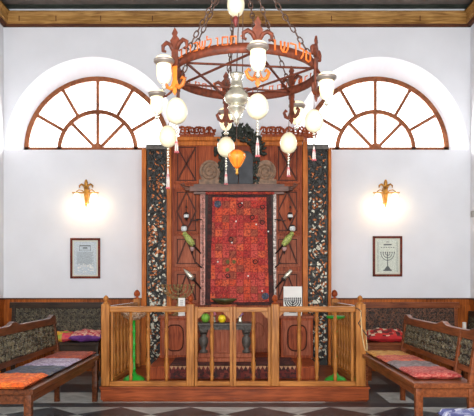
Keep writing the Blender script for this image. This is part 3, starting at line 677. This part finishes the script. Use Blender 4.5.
# ---------------------------------------------------------------- ornaments hung on the ark doors
def rotY(a): return Matrix.Rotation(a, 3, 'Y')
OY = AY-.1
def o_(x, y): return Vector((PX(x, OY), OY, PZ(y, OY)))
for sd, mx_, side in ((-1, lambda x: x, 'left'), (1, lambda x: 476.5-x, 'right')):
    # small hanging lamp
    c = o_(mx_(186.3), 216)
    r = thing('hanging_glass_lamp', c, 'small pale hanging lamp with dark caps, topmost on the %s ark panel' % side, 'lamp', 'small lamps on the ark')
    MB().ell(c, .040, .036, .040).build('glass', M['milk'], r)
    MB().lathe([(.03, .02), (.036, .03), (.03, .05), (.004, .06)], c, 10).lathe([(.004, -.07), (.02, -.045), (.034, -.028), (.03, -.02)], c, 10).build('cap', M['dark'], r)
    top = o_(mx_(186.3), 200); MB().tube([c+Vector((0, 0, .05)), top, top+Vector((0, .1, .01))], .004, 5).build('chain', M['dark'], r)
    MB().ell(c+Vector((0, 0, .13)), .014, .014, .022, 8, 5).build('bead', M['dark'], r)
    # bracket
    a = o_(mx_(201.5), 219.5); b2 = o_(mx_(192), 221)
    MB().tube([a+Vector((0, .03, 0)), (a+b2)/2+Vector((0, 0, .012)), b2, b2+Vector((-.02*-sd, 0, .02))], [.01, .008, .007, .005], 6).ell((a+b2)/2, .03, .01, .012).build('wall_bracket', M['dark'], org=a, label='short dark iron bracket sticking out beside the %s jamb of the ark curtain' % side, cat='bracket')
    # bird with lamp on its head and perch rod
    hd = o_(mx_(184.8), 234); tl = o_(mx_(194), 246); end = o_(mx_(201), 253.5)
    r = thing('bird_ornament', hd, 'green bird-shaped ornament with a pale lamp above its head on the %s ark panel' % side, 'ornament', 'bird ornaments on the ark')
    ang = math.atan2(-(tl.z-hd.z), tl.x-hd.x); mid = (hd+tl)/2; L = (tl-hd).length
    M3 = rotY(ang) if True else None
    MB().ell(mid, L*.55, .04, .05, 12, 8, M3).ell(hd+Vector((0, 0, .0)), .036, .034, .036).build('body', M['bird'], r)
    MB().lathe([(.012, 0), (.010, .01), (.001, .03)], hd+Vector((sd*.028, -.01, 0)), 8, rotY(sd*PI/2)).build('beak', M['letter'], r)
    MB().tube([tl+Vector((0, 0, .02)), tl, end+Vector((0, .03, 0))], [.035, .02, .009], 6).build('tail_rod', M['dark'], r)
    c = o_(mx_(184), 228.5)
    lp = MB().lathe([(.03, -.04), (.044, -.015), (.044, .015), (.032, .035)], c, 12).build('lamp_glass', M['milk'], r)
    MB().lathe([(.034, .033), (.034, .045), (.02, .055)], c, 12).build('lamp_cap', M['dark'], lp)
    # little cup below
    c = o_(mx_(192.2), 248.5)
    r = MB().lathe([(.006, -.05), (.02, -.03), (.034, -.005), (.036, .02), (.03, .02), (.02, -.003)], c, 12).build('oil_cup', plain('pinkish_glass', (176, 140, 136), .25), org=c, label='small pinkish oil cup hanging under the green bird on the %s ark panel' % side, cat='cup')
    MB().lathe([(.002, -.09), (.014, -.06), (.018, -.04)], c, 8).build('drop', M['dark'], r)
    MB().tube([c+Vector((0, 0, .0)), c+Vector((0, 0, .045))], .004, 5).build('wire', M['dark'], r)
    # spear-shaped ornament on a rod
    tip = o_(mx_(183.5), 268.5) if sd < 0 else o_(291.5, 270); bs = o_(mx_(193), 279); en = o_(mx_(201), 288.5)
    d = (bs-tip).normalized(); q = Vector((0, 0, 1)).rotation_difference(d).to_matrix(); L = (bs-tip).length
    pf = [(.002, 0), (.03, L*.35), (.042, L*.75), (.034, L)] if sd < 0 else [(.022, 0), (.03, L*.1), (.034, L*.5), (.03, L)]
    r = thing('torch_ornament', tip, ('pale spear-shaped' if sd < 0 else 'pale cylindrical')+' ornament on a slanting rod low on the %s ark panel' % side, 'ornament')
    MB().lathe(pf, tip, 12, q).build('head', M['silver'], r)
    MB().tube([bs-d*.01, bs+d*.02, bs+d*.03, en+Vector((0, .03, 0))], [.036, .03, .014, .011], 8).build('rod', M['dark'], r)
    a = o_(mx_(196.5), 263); b2 = o_(mx_(201.5), 267.5)
    MB().tube([a, b2+Vector((0, .03, 0))], [.008, .012], 6).ell(a, .014, .012, .014, 8, 5).build('iron_peg', M['dark'], org=b2, label='short slanting dark iron peg beside the %s jamb, between bird and pale ornament' % side, cat='peg')

# ---------------------------------------------------------------- benches
def bench(name, L, D, loc, rz_, label, mw, mc, seat=.53, hb=.98, posts=(), bump=True, bumps=()):
    r = thing(name, loc, label, 'bench', 'carved wooden benches', rz_); r['_o'] = (0, 0, 0)
    MB().box(-.01, L+.01, -.02, D, seat-.045, seat).build('seat', mw, r, bevel=.008)
    MB().box(.05, L-.05, .02, .045, seat-.12, seat-.045).box(.05, L-.05, D-.045, D-.02, seat-.12, seat-.045).box(.02, .045, .05, D-.05, seat-.12, seat-.045).box(L-.045, L-.02, .05, D-.05, seat-.12, seat-.045).build('apron', mw, r, bevel=.004)
    lg = [0]+([.5] if L > 3 else [])+[1]
    for f_ in lg:
        for y in (.03, D-.03):
            x = .035+(L-.07)*f_; s = .03
            MB().lathe([(s*1.3, 0), (s*1.3, .3*seat), (s*1.45, .32*seat), (s*1.25, .35*seat), (s*1.4, .8*seat), (s*1.4, seat-.045)], (x, y, 0), 4, Matrix.Rotation(PI/4, 3, 'Z')).build('leg', mw, r, bevel=.003)
    rk = .06   # rake of the back
    def B(x, y, z): return Vector((x, y+D-.03+rk*(z-seat)/(hb-seat), z))
    px = [.03]+list(posts)+[L-.03]
    for x in px: MB().bar(B(x, 0, seat-.02), B(x, 0, hb-.03), .05, .055, (0, 1, 0)).build('back_post', mw, r, bevel=.005)
    n = 60; top = []; bot = []
    for i in range(n+1):
        x = -.03+(L+.06)*i/n; zt = hb
        if bump:
            dmin = min(abs(x-p) for p in [.03, L-.03]+list(bumps)); zt += .035*math.exp(-(dmin/.10)**2)-.012
        top.append((x, zt)); bot.append((x, hb-.085))
    MB().prism(bot+top[::-1], -.025, .025, B).build('top_rail', mw, r, bevel=.005)
    MB().prism([(0, seat+.07), (L, seat+.07), (L, seat+.12), (0, seat+.12)], -.018, .018, B).build('lower_rail', mw, r, bevel=.004)
    for a, c in zip(px, px[1:]):
        p = MB().prism([(a+.025, seat+.12), (c-.025, seat+.12), (c-.025, hb-.085), (a+.025, hb-.085)], -.006, .008, B).build('carved_panel', M['carvb'], r)
        mb = MB(); z0_, z1_ = seat+.125, hb-.09
        scrolls(mb, a+.035, c-.035, z0_, z1_, 0, .062, .0085, rnd)
        mb.v = [B(q.x, q.y-.012, q.z) for q in mb.v]
        mb.build('carving', mc, p)
    return r
bench('side_bench', 2.34, .49, (-1.59, 4.82, 0), PI/2, 'dark carved bench on the left aisle with orange, grey and lavender mats', M['bench'], M['carv'], bumps=(1.05,), hb=.965)
bench('side_bench', 2.18, .49, (1.45, 7.24, 0), -PI/2, 'red-brown carved bench on the right aisle with mustard, red and grey mats', M['benchR'], M['carv'], posts=(1.80,), bumps=(1.29,), seat=.54, hb=.965)
bench('back_bench', 1.36, .44, (-3.27, 8.62, 0), 0, 'blackish carved bench against the back wall at left, with two bright cushions', M['dkb'], M['carv'], hb=1.07, bump=False)
bench('back_bench', 1.40, .44, (1.80, 8.62, 0), 0, 'red-brown carved bench against the back wall at right, with one red cushion', M['benchR'], M['carvr'], hb=1.07, bump=False)
bench('near_bench', 1.6, .46, (1.34, 4.06, 0), -PI/2, 'bench corner with blue and white cushion at the bottom right edge', M['benchR'], M['carv'], seat=.47)
bench('corner_bench', .9, .26, (3.24, 9.44, 0), -PI/2, 'dark narrow bench against the right wall in the far right corner', M['dkb'], M['carv'], seat=.5, hb=.93, bump=False)

# cushions
def cushion(cx, cy_, z, w, d, h, m_, label, cat='cushion', rz_=0, flat=.25, pw=5, mats2=None, name='seat_cushion', tilt=0, group=None):
    N = 18; v = []; f = []; R = Matrix.Rotation(rz_, 3, 'Z') @ Matrix.Rotation(tilt, 3, 'X')
    for s_ in (1, -1):
        for j in range(N+1):
            for i in range(N+1):
                a = -1+2*i/N; b_ = -1+2*j/N
                e = max(0, (1-abs(a)**pw))*max(0, (1-abs(b_)**pw)); e = e**flat
                inn = 1-.06*(1-abs(a*b_))*(max(abs(a), abs(b_))**6)
                wob = 1+.16*math.sin(7*a+cx*9)*math.cos(6*b_+cy_*5)+.08*math.sin(13*a+cy_*7)
                p = Vector((a*w/2*inn, b_*d/2*inn, h/2+s_*h/2*e*wob*(1 if s_ > 0 else .98)))
                v.append(R @ p)
    n1 = (N+1)**2
    for j in range(N):
        for i in range(N):
            a = j*(N+1)+i; f.append((a, a+1, a+N+2, a+N+1)); f.append((n1+a, n1+a+N+1, n1+a+N+2, n1+a+1))
    mb = MB(); mb.add(v, f, True)
    if mats2:
        for k, ff in enumerate(mb.f):
            c = sum((mb.v[q] for q in ff), Vector())/4; c = R.inverted() @ c
            if abs(c.x) < w*.42 and abs(c.y) < d*.44 and c.z > h*.5: mb.m[k] = 1
    o = mb.build(name, [m_]+([mats2] if mats2 else []), org=(0, 0, 0), label=label, cat=cat, group=group); o.location = (cx, cy_, z)
    return o
sz = .532
g1 = 'thin mats on the left aisle bench'; g2 = 'thin mats on the right aisle bench'
cushion(-1.83, 5.04, sz, .44, .60, .06, M['orange'], 'thin orange embroidered mat, nearest on the left aisle bench', name='seat_mat', group=g1)
cushion(-1.83, 5.64, sz, .44, .56, .045, M['bluegrey'], 'thin dark blue-grey mat on the left aisle bench behind the orange one', name='seat_mat', group=g1)
cushion(-1.83, 6.22, sz, .44, .56, .045, M['lav'], 'thin lavender embroidered mat on the left aisle bench', name='seat_mat', group=g1)
cushion(-1.83, 6.84, sz, .44, .62, .045, M['red2'], 'thin red-brown embroidered mat at the far end of the left aisle bench', name='seat_mat', group=g1)
sz = .542
cushion(1.68, 6.92, sz, .42, .50, .04, M['yellow'], 'thin mustard yellow mat at the far end of the right aisle bench', name='seat_mat', group=g2)
cushion(1.68, 6.42, sz, .42, .48, .05, M['red'], 'thin red patterned mat between the mustard and grey mats on the right', name='seat_mat', group=g2)
cushion(1.68, 5.95, sz, .42, .44, .05, plain('grey_mauve_cloth', (126, 112, 112), .9, var=.25, sc=25, bump=.3), 'thin grey mauve mat on the right aisle bench between two red ones', name='seat_mat', group=g2)
cushion(1.68, 5.46, sz, .42, .52, .055, patch('red_pink_cloth', [(176, 56, 50), (190, 84, 76), (160, 44, 44)], .04, 50, (220, 150, 130), .45, 1), 'thin red and pink mat, nearest on the right aisle bench', name='seat_mat', group=g2)
cushion(1.52, 3.80, .472, .46, .5, .08, M['blue'], 'blue and white cushion on the bench at the bottom right edge')
cushion(PX(62, 8.85), 8.84, .532, .38, .36, .13, M['rainbow'], 'plump pink, yellow and green cushion on the left back bench', tilt=.12, flat=.5, pw=2.6)
cushion(PX(88, 8.85), 8.84, .532, .46, .38, .15, M['purple'], 'plump purple cushion with pink embroidered centre on the left back bench', mats2=M['pinkpat'], tilt=.12, flat=.5, pw=2.6)
cushion(PX(384, 8.85), 8.80, .532, .58, .38, .17, plain('crimson_cloth', (176, 30, 34), .8), 'crimson cushion with patchwork centre on the right back bench', mats2=M['redwhite'], tilt=.2, flat=.55, pw=2.4)
# small white object on the right bench end
c = (PX(463, 9.0), 8.95, .532)
MB().box(c[0]-.02, c[0]+.02, 8.92, 8.98, .532, .79).build('white_box', M['white'], org=c, bevel=.006, label='small upright white box at the right end of the right back bench', cat='box')

# ---------------------------------------------------------------- pictures
def picture(x0, x1, y0, y1, label, kind):
    Yp = WY-.03; X0, X1, Z1, Z0 = PX(x0, Yp), PX(x1, Yp), PZ(y0, Yp), PZ(y1, Yp)
    r = thing('framed_picture', ((X0+X1)/2, WY, Z0), label, 'picture', 'framed pictures on the back wall')
    mb = MB(); w = .035
    mb.box(X0, X1, Yp, WY, Z0, Z0+w); mb.box(X0, X1, Yp, WY, Z1-w, Z1); mb.box(X0, X0+w, Yp, WY, Z0, Z1); mb.box(X1-w, X1, Yp, WY, Z0, Z1); mb.build('frame', M['frame'], r, bevel=.005)
    MB().box(X0+w, X1-w, Yp+.015, WY, Z0+w, Z1-w).build('mount', plain('cream_mount_%d' % kind, (206, 204, 186), .7, var=.02), r)
    a, b2, c, d = X0+w+.02, X1-w-.02, Z0+w+.02, Z1-w-.02
    pr = MB().box(a, b2, Yp+.012, Yp+.016, c, d).build('print', plain('grey_blue_print_%d' % kind, ((186, 196, 202), (200, 206, 194))[kind], .6, var=.1, sc=60), r)
    ink = plain('grey_ink_%d' % kind, (86, 92, 92), .6); y = Yp+.011; W_ = b2-a; Hh = d-c
    mb = MB(); fr = lambda u_: a+W_*u_; fz = lambda v_: c+Hh*v_
    if kind == 0:
        for u_ in (.25, .72): mb.box(fr(u_), fr(u_)+.006, y-.002, y, fz(.72), fz(.88))
        mb.box(fr(.25), fr(.74), y-.002, y, fz(.86), fz(.89)); mb.box(fr(.25), fr(.74), y-.002, y, fz(.74), fz(.75)); mb.box(fr(.4), fr(.6), y-.002, y, fz(.79), fz(.83))
        for i in range(14): mb.box(fr(.12+.03*(i % 2)), fr(.88-.04*((i*7) % 3)), y-.0015, y, fz(.68-.028*i), fz(.687-.028*i))
        wh = MB()
        for i in range(24): wh.ell((fr(.15+.7*rnd.random()), y-.001, fz(.08+.27*rnd.random())), .012, .002, .008, 6, 4)
        for i in range(7): wh.tube(spiral(fr(.2+.1*i), fz(.3-.03*abs(i-3)), y-.001, .02, 1, i, 1, 8), .003, 4)
        wh.build('white_ornament', M['white'], pr, kind='stuff')
    else:
        cx = (a+b2)/2
        for k in (1, 2, 3):
            R = W_*.1*k; mb.tube([(cx+R*math.cos(-PI+PI*i/12), y, fz(.60)+R*1.1*math.sin(-PI+PI*i/12)) for i in range(13)], .005, 5)
        mb.tube([(cx, y, fz(.62)), (cx, y, fz(.16))], .006, 5); mb.prism([(cx-.05, fz(.1)), (cx+.05, fz(.1)), (cx+.015, fz(.2)), (cx-.015, fz(.2))], y-.003, y)
        mb.box(cx-.065, cx+.065, y-.003, y, fz(.06), fz(.1))
        for k in range(-3, 4): mb.box(cx+W_*.1*k-.008, cx+W_*.1*k+.008, y-.003, y, fz(.60), fz(.635))
        mb.box(fr(.32), fr(.68), y-.002, y, fz(.83), fz(.87)); mb.box(fr(.44), fr(.56), y-.002, y, fz(.92), fz(.94))
        for k in range(6): mb.box(fr(.2+.11*k), fr(.26+.11*k), y-.002, y, fz(.755), fz(.775))
        for k in range(26):
            mb.box(fr(.04), fr(.10), y-.001, y, fz(.04+.035*k), fz(.05+.035*k)); mb.box(fr(.90), fr(.96), y-.001, y, fz(.04+.035*k), fz(.05+.035*k))
    mb.build('line_drawing', ink, pr)
picture(70, 100, 238, 278.5, 'brown framed pale blue-grey print with white ornament, on the wall left of the ark', 0)
picture(373, 402.5, 236, 276.5, 'brown framed print of a seven-branched candelabrum, on the wall right of the ark', 1)

# ---------------------------------------------------------------- sconces
def sconce(x, label, sk):
    Yq = WY-.12; cx = PX(x, Yq); q = lambda y: PZ(y, Yq)
    r = thing('wall_sconce', (cx, WY, q(197)), label, 'sconce', 'wall sconces')
    mb = MB(); mb.prism([(cx-.018, q(203)), (cx+.018, q(203)), (cx+.035, q(193)), (cx+.03, q(187)), (cx-.03, q(187)), (cx-.035, q(193))], Yq+.02, WY)
    mb.ell((cx, Yq+.02, q(183.5)), .03, .02, .06, 10, 7); mb.ell((cx, Yq+.02, q(180.5)), .02, .018, .02, 8, 5)
    for s_ in (-1, 1): mb.tube([(cx+s_*.01, Yq+.02, q(189)), (cx+s_*.03, Yq+.02, q(185.5)), (cx+s_*.07, Yq+.02, q(184)), (cx+s_*.1, Yq+.02, q(185.5)), (cx+s_*.1, Yq+.02, q(187.5))], [.02, .018, .016, .013, .008], 7)
    mb.lathe([(.002, -.07), (.010, -.05), (.018, -.02), (.02, .0), (.012, .02)], (cx, Yq+.02, q(203)), 10)
    mb.build('backplate', M['brass'], r)
    for s_ in (-1, 1):
        MB().tube([(cx+s_*.02, Yq+.02, q(194)), (cx+s_*.05, Yq, q(190.5)), (cx+s_*.10, Yq-.02, q(190)), (cx+s_*.14, Yq-.02, q(192))], .008, 6).box(min(cx+s_*.02, cx+s_*.2), max(cx+s_*.02, cx+s_*.2), Yq-.035, Yq-.005, q(193.6), q(192.4)).build('arm', M['brass'], r)
        c = (cx+s_*.13, Yq-.02, q(193.5))
        MB().lathe([(.025, 0), (.04, -.02), (.055, -.06), (.06, -.10), (.068, -.125), (.056, -.10), (.03, -.03), (.01, -.02)], c, 16).build('glass_shade', M['shade'], r)
        l = bpy.data.lights.new('sconce_bulb', 'POINT'); l.energy = 2; l.color = (1, .78, .5); l.shadow_soft_size = .03
        lo = bpy.data.objects.new('bulb', l); COL.objects.link(lo); lo.parent = r; lo.location = Vector((c[0], c[1]+.01, c[2]-.15))-Vector(r['_o'])
sconce(85.8, 'brass two-armed sconce with glowing shades, on the wall left of the ark', 0)
sconce(386, 'brass two-armed sconce with glowing shades, on the wall right of the ark', 1)
# switch on right wall
MB().box(HW-.02, HW, 9.46, 9.54, PZ(217, 9.5), PZ(211, 9.5)).build('light_switch', plain('grey_plastic', (150, 146, 140), .5), org=(HW, 9.5, PZ(214, 9.5)), label='small grey switch on the right wall near the far corner', cat='switch')

# ---------------------------------------------------------------- chandelier
CX, CY, CZ, R0 = .06, 4.7, 2.915, .545
ch = thing('chandelier', (CX, CY, CZ), 'large rusty iron ring chandelier with glass lamps, fleur ornaments and orange letters', 'chandelier')
mb = MB(); N = 64; v = []
for rr, zz in ((R0-.012, -.032), (R0, -.034), (R0, .034), (R0-.012, .032)):
    for k in range(N): a = 2*PI*k/N; v.append((CX+rr*math.sin(a), CY-rr*math.cos(a), CZ+zz))
f = [(j*N+k, j*N+(k+1) % N, ((j+1) % 4)*N+(k+1) % N, ((j+1) % 4)*N+k) for j in range(4) for k in range(N)]
mb.add(v, f, True); mb.build('ring_band', M['rust'], ch)
def rp(deg, rr, z): a = math.radians(deg); return Vector((CX+rr*math.sin(a), CY-rr*math.cos(a), CZ+z))
ANG = [8, 66, 136, 196, 250, 308]     # B C E F D A
for k in range(6):
    MB().bar(rp(ANG[k], R0-.02, -.012-.012*(k % 2)), rp(ANG[(k+2) % 6], R0-.02, -.012-.012*(k % 2)), .014, .012).build('star_bar', M['rust'], ch)
# letters: strokes in a unit cell (x right, y up)
G = {'shin': [[(0, 1), (.05, .3), (.3, 0), (.7, 0), (.95, .4), (1, 1)], [(.5, 1), (.5, .5), (.35, .05)]],
     'lamed': [[(.1, 1.5), (.1, 1), (.8, 1), (.75, .5), (.35, 0)]], 'vav': [[(.3, 1), (.6, 1), (.6, 0)]],
     'mem': [[(0, 1), (.9, 1), (.9, 0), (.1, 0), (.1, 1)]], 'tav': [[(.0, 1), (.9, 1), (.9, 0)], [(.2, 1), (.2, .1), (0, 0)]],
     'resh': [[(0, 1), (.8, 1), (.85, 0)]], 'tet': [[(.3, .9), (.0, 1), (.0, .1), (.5, 0), (.9, .2), (.95, 1), (.6, .9)]],
     'bet': [[(.0, 1), (.8, 1), (.8, 0)], [(-.1, 0), (1, 0)]], 'yod': [[(.3, 1), (.6, 1), (.55, .6)]], 'kaf': [[(0, 1), (.8, 1), (.85, .5), (.8, 0), (0, 0)]]}
seq = ['bet', 'resh', 'vav', 'kaf', 'shin', 'lamed', 'vav', 'mem', 'tav', 'yod', 'resh', 'bet', 'tet', 'vav', 'shin', 'lamed', 'mem', 'tet']
def letter(deg, g, s_, zo):
    mb = MB()
    for st_ in G[g]:
        mb.tube([rp(deg+(x-.5)*s_/R0*57.3, R0+.006, zo+y*s_*1.15) for x, y in st_], s_*.12, 5)
    mb.build('letter', M['letter'], ch)
for i, g in enumerate(seq[:10]): letter(-56+i*5.9, g, .046, .022)
for i, g in enumerate(['vav', 'shin', 'resh', 'lamed', 'tet']): letter(20+i*8.2, g, .060, -.008+(-.012 if i > 2 else 0))
for i in range(22): letter(95+i*7.6, seq[i % 18], .04, .028)
# fleurs, lamps
def frame_at(deg, rr):
    a = math.radians(deg); o0 = Vector((CX+rr*math.sin(a), CY-rr*math.cos(a), CZ)); tx = Vector((math.cos(a), math.sin(a), 0)); ny = Vector((math.sin(a), -math.cos(a), 0))
    return lambda x, y, z: o0+tx*x+ny*y+Vector((0, 0, z))
LPX = {8: (258, 48), 66: (326.5, 78.5), 136: (297, 106.5), 196: (226, 113), 250: (157, 95), 308: (164, 62)}
for k, deg in enumerate(ANG):
    F = frame_at(deg, R0+.008)
    if deg == 308:
        q0 = F(0, 0, 0)+Vector((-.055, -.03, 0)); F = lambda x, y, z, q0=q0: q0+Vector((.9*x-.436*y*-1*0, -y-.43*x, z))
    mb = MB()
    mb.prism([(-.022, -.05), (.022, -.05), (.022, .05), (.012, .07), (.032, .10), (.012, .125), (.02, .14), (0, .175), (-.02, .14), (-.012, .125), (-.032, .10), (-.012, .07), (-.022, .05)], -.005, .007, F)
    for s_ in (-1, 1):
        mb.tube([F(s_*.012, 0, .045), F(s_*.03, 0, .08), F(s_*.055, 0, .095), F(s_*.08, 0, .08), F(s_*.08, 0, .05), F(s_*.062, 0, .045)], [.012, .013, .013, .012, .010, .008], 6)
    fc = F(0, 0, .02); mb.v = [fc+(q-fc)*1.2 for q in mb.v]
    mb.build('fleur_top', M['rust'], ch)
    mb = MB()
    mb.prism([(-.02, -.03), (.02, -.03), (.018, -.16), (.034, -.20), (.014, -.225), (.018, -.24), (0, -.268), (-.018, -.24), (-.014, -.225), (-.034, -.20), (-.018, -.16)], -.005, .007, F)
    for s_ in (-1, 1):
        mb.tube([F(s_*.012, 0, -.20), F(s_*.035, 0, -.215), F(s_*.062, 0, -.20), F(s_*.078, 0, -.165), F(s_*.06, 0, -.145), F(s_*.048, 0, -.16)], [.014, .015, .014, .013, .010, .008], 6)
    mb.build('fleur_drop', M['rust_glow'] if deg in (8, 308) else M['rust'], ch)
    # lamp
    lx, ly = LPX[deg]; a = math.radians(deg); Yl = CY-(R0+.13)*math.cos(a); c = P(lx, ly, Yl)
    MB().tube([F(0, .005, -.03), (F(0, .03, -.03)+c)/2+Vector((0, 0, -.04)), c+Vector((0, 0, -.02))], .009, 6).build('lamp_arm', M['rust'], ch)
    rim = MB().lathe([(.052, -.02), (.066, -.006), (.072, 0), (.072, .012), (.064, .012), (.050, -.006)], c, 20).build('lamp_rim', M['rim'], ch)
    g = MB().lathe([(.046, .035), (.062, .02), (.052, .0), (.05, -.03), (.052, -.08), (.044, -.12), (.026, -.145), (.012, -.15)], c, 18).build('lamp_glass', M['bulb'], ch)
    MB().lathe([(.004, -.195), (.014, -.185), (.018, -.168), (.01, -.156), (.022, -.148), (.014, -.14)], c, 10).build('drop_knob', M['silver'], g)
# chains up to the hub
hub = Vector((CX-.03, CY, 3.86))
def chain(a, b2, parent, link=.062, w=.013, rr=.0036, name='chain', n=8, m_=None):
    a = Vector(a); b2 = Vector(b2); d = b2-a; L = d.length; d.normalize(); s1 = d.cross(Vector((0, 1, .3))).normalized(); s2 = d.cross(s1); mb = MB(); k = int(L/(link*.78))
    for i in range(k):
        c = a+d*(L*(i+.5)/k); s_ = s1 if i % 2 else s2
        mb.tube([c+d*(link/2)*math.sin(2*PI*j/n)+s_*w*math.cos(2*PI*j/n) for j in range(n)], rr, 4, True)
    return mb.build(name, m_ or M['chain'], parent)
for deg in ANG: chain(rp(deg, R0-.01, .03), hub, ch, .068, .015, .0048)
MB().lathe([(.01, -.06), (.04, -.04), (.06, 0), (.04, .03), (.02, .06), (.03, .09), (.015, .12)], hub, 14).build('hub', M['rust'], ch)
MB().tube([hub+Vector((0, 0, .1)), (hub.x, hub.y, TOP)], .014, 8).lathe([(.09, 0), (.09, -.02), (.05, -.05), (.02, -.07)], (hub.x, hub.y, TOP), 16).build('suspension_rod', M['chain'], ch)
# inner wires to the oil lamp
oc = P(236.5, 98, 4.7)
for s_ in ((-.045, 0), (.045, 0), (0, -.045), (0, .045)):
    MB().tube([hub+Vector((s_[0]*.4, s_[1]*.4, -.05)), oc+Vector((s_[0], s_[1], .18))], .0035, 5).build('wire', M['chain'], ch)
chain(hub+Vector((-.05, .0, -.05)), oc+Vector((-.05, .04, .2)), ch, .05, .011, .0035)
# oil lamp
s = 4.7/625
r = thing('silver_oil_lamp', oc, 'silver bulbous oil lamp hanging in the centre of the chandelier ring', 'lamp')
MB().lathe([(.055, .175), (.058, .18), (.05, .165), (.04, .13), (.042, .11), (.05, .085), (.052, .07)], oc, 22).build('neck', M['silver'], r)
MB().lathe([(.05, .075), (.06, .055), (.085, .03), (.095, 0), (.085, -.03), (.058, -.05), (.05, -.06)], oc, 22).build('bowl', M['silver'], r)
MB().lathe([(.05, -.055), (.066, -.065), (.068, -.08), (.052, -.09), (.046, -.12), (.034, -.14), (.038, -.15), (.022, -.165), (.02, -.185), (.006, -.205)], oc, 22).build('base', M['silver'], r)
# eternal light
ec = P(237, 158, 4.7)
r = thing('amber_lamp', ec, 'small glowing amber filigree lamp hanging below the silver oil lamp', 'lamp')
MB().tube([oc+Vector((0, 0, -.2)), ec+Vector((0, 0, .05))], .0025, 5).build('wire', M['chain'], r)
MB().lathe([(.01, .06), (.035, .05), (.058, .03), (.062, .01), (.045, -.025), (.025, -.06), (.012, -.075)], ec, 8).build('glass', M['amber'], r)
mb = MB()
for k in range(8):
    a = 2*PI*k/8; mb.tube([ec+Vector((rr*math.cos(a), rr*math.sin(a), z)) for rr, z in ((.01, .064), (.038, .052), (.062, .031), (.066, .01), (.048, -.026), (.027, -.06), (.012, -.078))], .003, 4)
mb.lathe([(.004, -.13), (.014, -.115), (.008, -.095), (.016, -.085), (.01, -.075)], ec, 8); mb.build('cage', M['brass'], r)
# top egg above ring, and the eggs under the ring
def egg(c, rx_, rz__, label, tassel, strtop, name='ostrich_egg', red=False):
    r = thing(name, c, label, 'egg', 'ostrich eggs hanging on the chandelier')
    MB().ell(c, rx_, rx_, rz__, 22, 14, egg=.06).build('shell', M['egg'], r)
    MB().tube([c+Vector((0, 0, rz__*.97)), strtop], .003, 5).build('cord', M['chain'], r)
    if tassel:
        mb = MB(); b0 = c+Vector((0, 0, -rz__)); n = int(tassel/.022)
        for i in range(int(n*.5)): mb.ell(b0+Vector((0, 0, -.011-.022*i)), .009, .009, .011, 7, 5)
        tb = MB().tube([b0, b0-Vector((0, 0, tassel*.5))], .004, 5)
        tz = b0-Vector((0, 0, tassel*.5)); bd = mb.build('bead_string', M['silver'], r)
        mb = MB()
        for q in range(6): a = q*PI/3; mb.tube([tz, tz+Vector((.008*math.cos(a), .008*math.sin(a), -tassel*.2)), tz+Vector((.010*math.cos(a), .010*math.sin(a), -tassel*.5))], .003, 4)
        mb.cur = 1
        mb.ell(tz+Vector((0, 0, -tassel*.2)), .011, .011, .022, 7, 5)
        for q in range(5): a = q*PI/2.5; mb.ell(tz+Vector((.012*math.cos(a), .012*math.sin(a), -tassel*.5)), .007, .007, .007, 6, 4)
        mb.build('tassel', [M['tass'], M['pinkb']], r)
M['tass'] = plain('pale_tassel', (214, 204, 196), .7); M['pinkb'] = plain('pink_tassel_beads', (196, 92, 96), .6)
E = [(8, 257.5, 106.5, 22, 26, 156, 'front egg, biggest and highest, hanging below the front lamp of the chandelier'),
     (66, 314, 121, 18.5, 23, 160, 'rightmost cream ostrich egg under the chandelier ring, left of the right window'),
     (136, 288.5, 143, 17, 21.5, 176, 'cream ostrich egg at lower right, hanging above the right side of the ark'),
     (196, 226, 147, 17.5, 20.5, 184, 'cream ostrich egg hanging beside the amber lamp in front of the ark'),
     (250, 168, 136.5, 18.5, 22, 188, 'lower cream ostrich egg at far left, hanging before the left carved ark panel'),
     (308, 176.5, 111, 22, 26.5, 152, 'upper cream ostrich egg at left with reddish tassel, under the left lamps')]
for deg, x, y, w, h, yt, lab in E:
    a = math.radians(deg); Yl = CY-(R0)*math.cos(a); c = P(x, y, Yl); k = Yl/625
    top = rp(deg, R0-.006, -.03)
    egg(c, w/2*k, h/2*k, lab if lab.startswith(('cream', 'right', 'upper', 'lower')) else 'cream ostrich egg, biggest one, hanging below the front lamp of the chandelier', (yt-y-h/2)*k, top)
c = P(235.8, 4, 4.7); egg(c, 8.8*s, 13*s, 'cream ostrich egg above the chandelier ring, between the chains at the top edge', 0, hub+Vector((0, 0, -.05)))
r = MB().lathe([(.002, .05), (.02, .03), (.026, .0), (.012, -.03), (.002, -.05)], P(235.8, 21, 4.7), 4).build('red_pendant', plain('dark_red_pendant', (120, 44, 40), .5), org=P(235.8, 21, 4.7), label='small dark red diamond pendant under the topmost egg', cat='pendant')
MB().tube([P(235.8, 16.5, 4.7), P(235.8, 18, 4.7)], .003, 5).build('loop', M['chain'], r)
for o in bpy.data.objects:
    if '_o' in o: del o['_o']
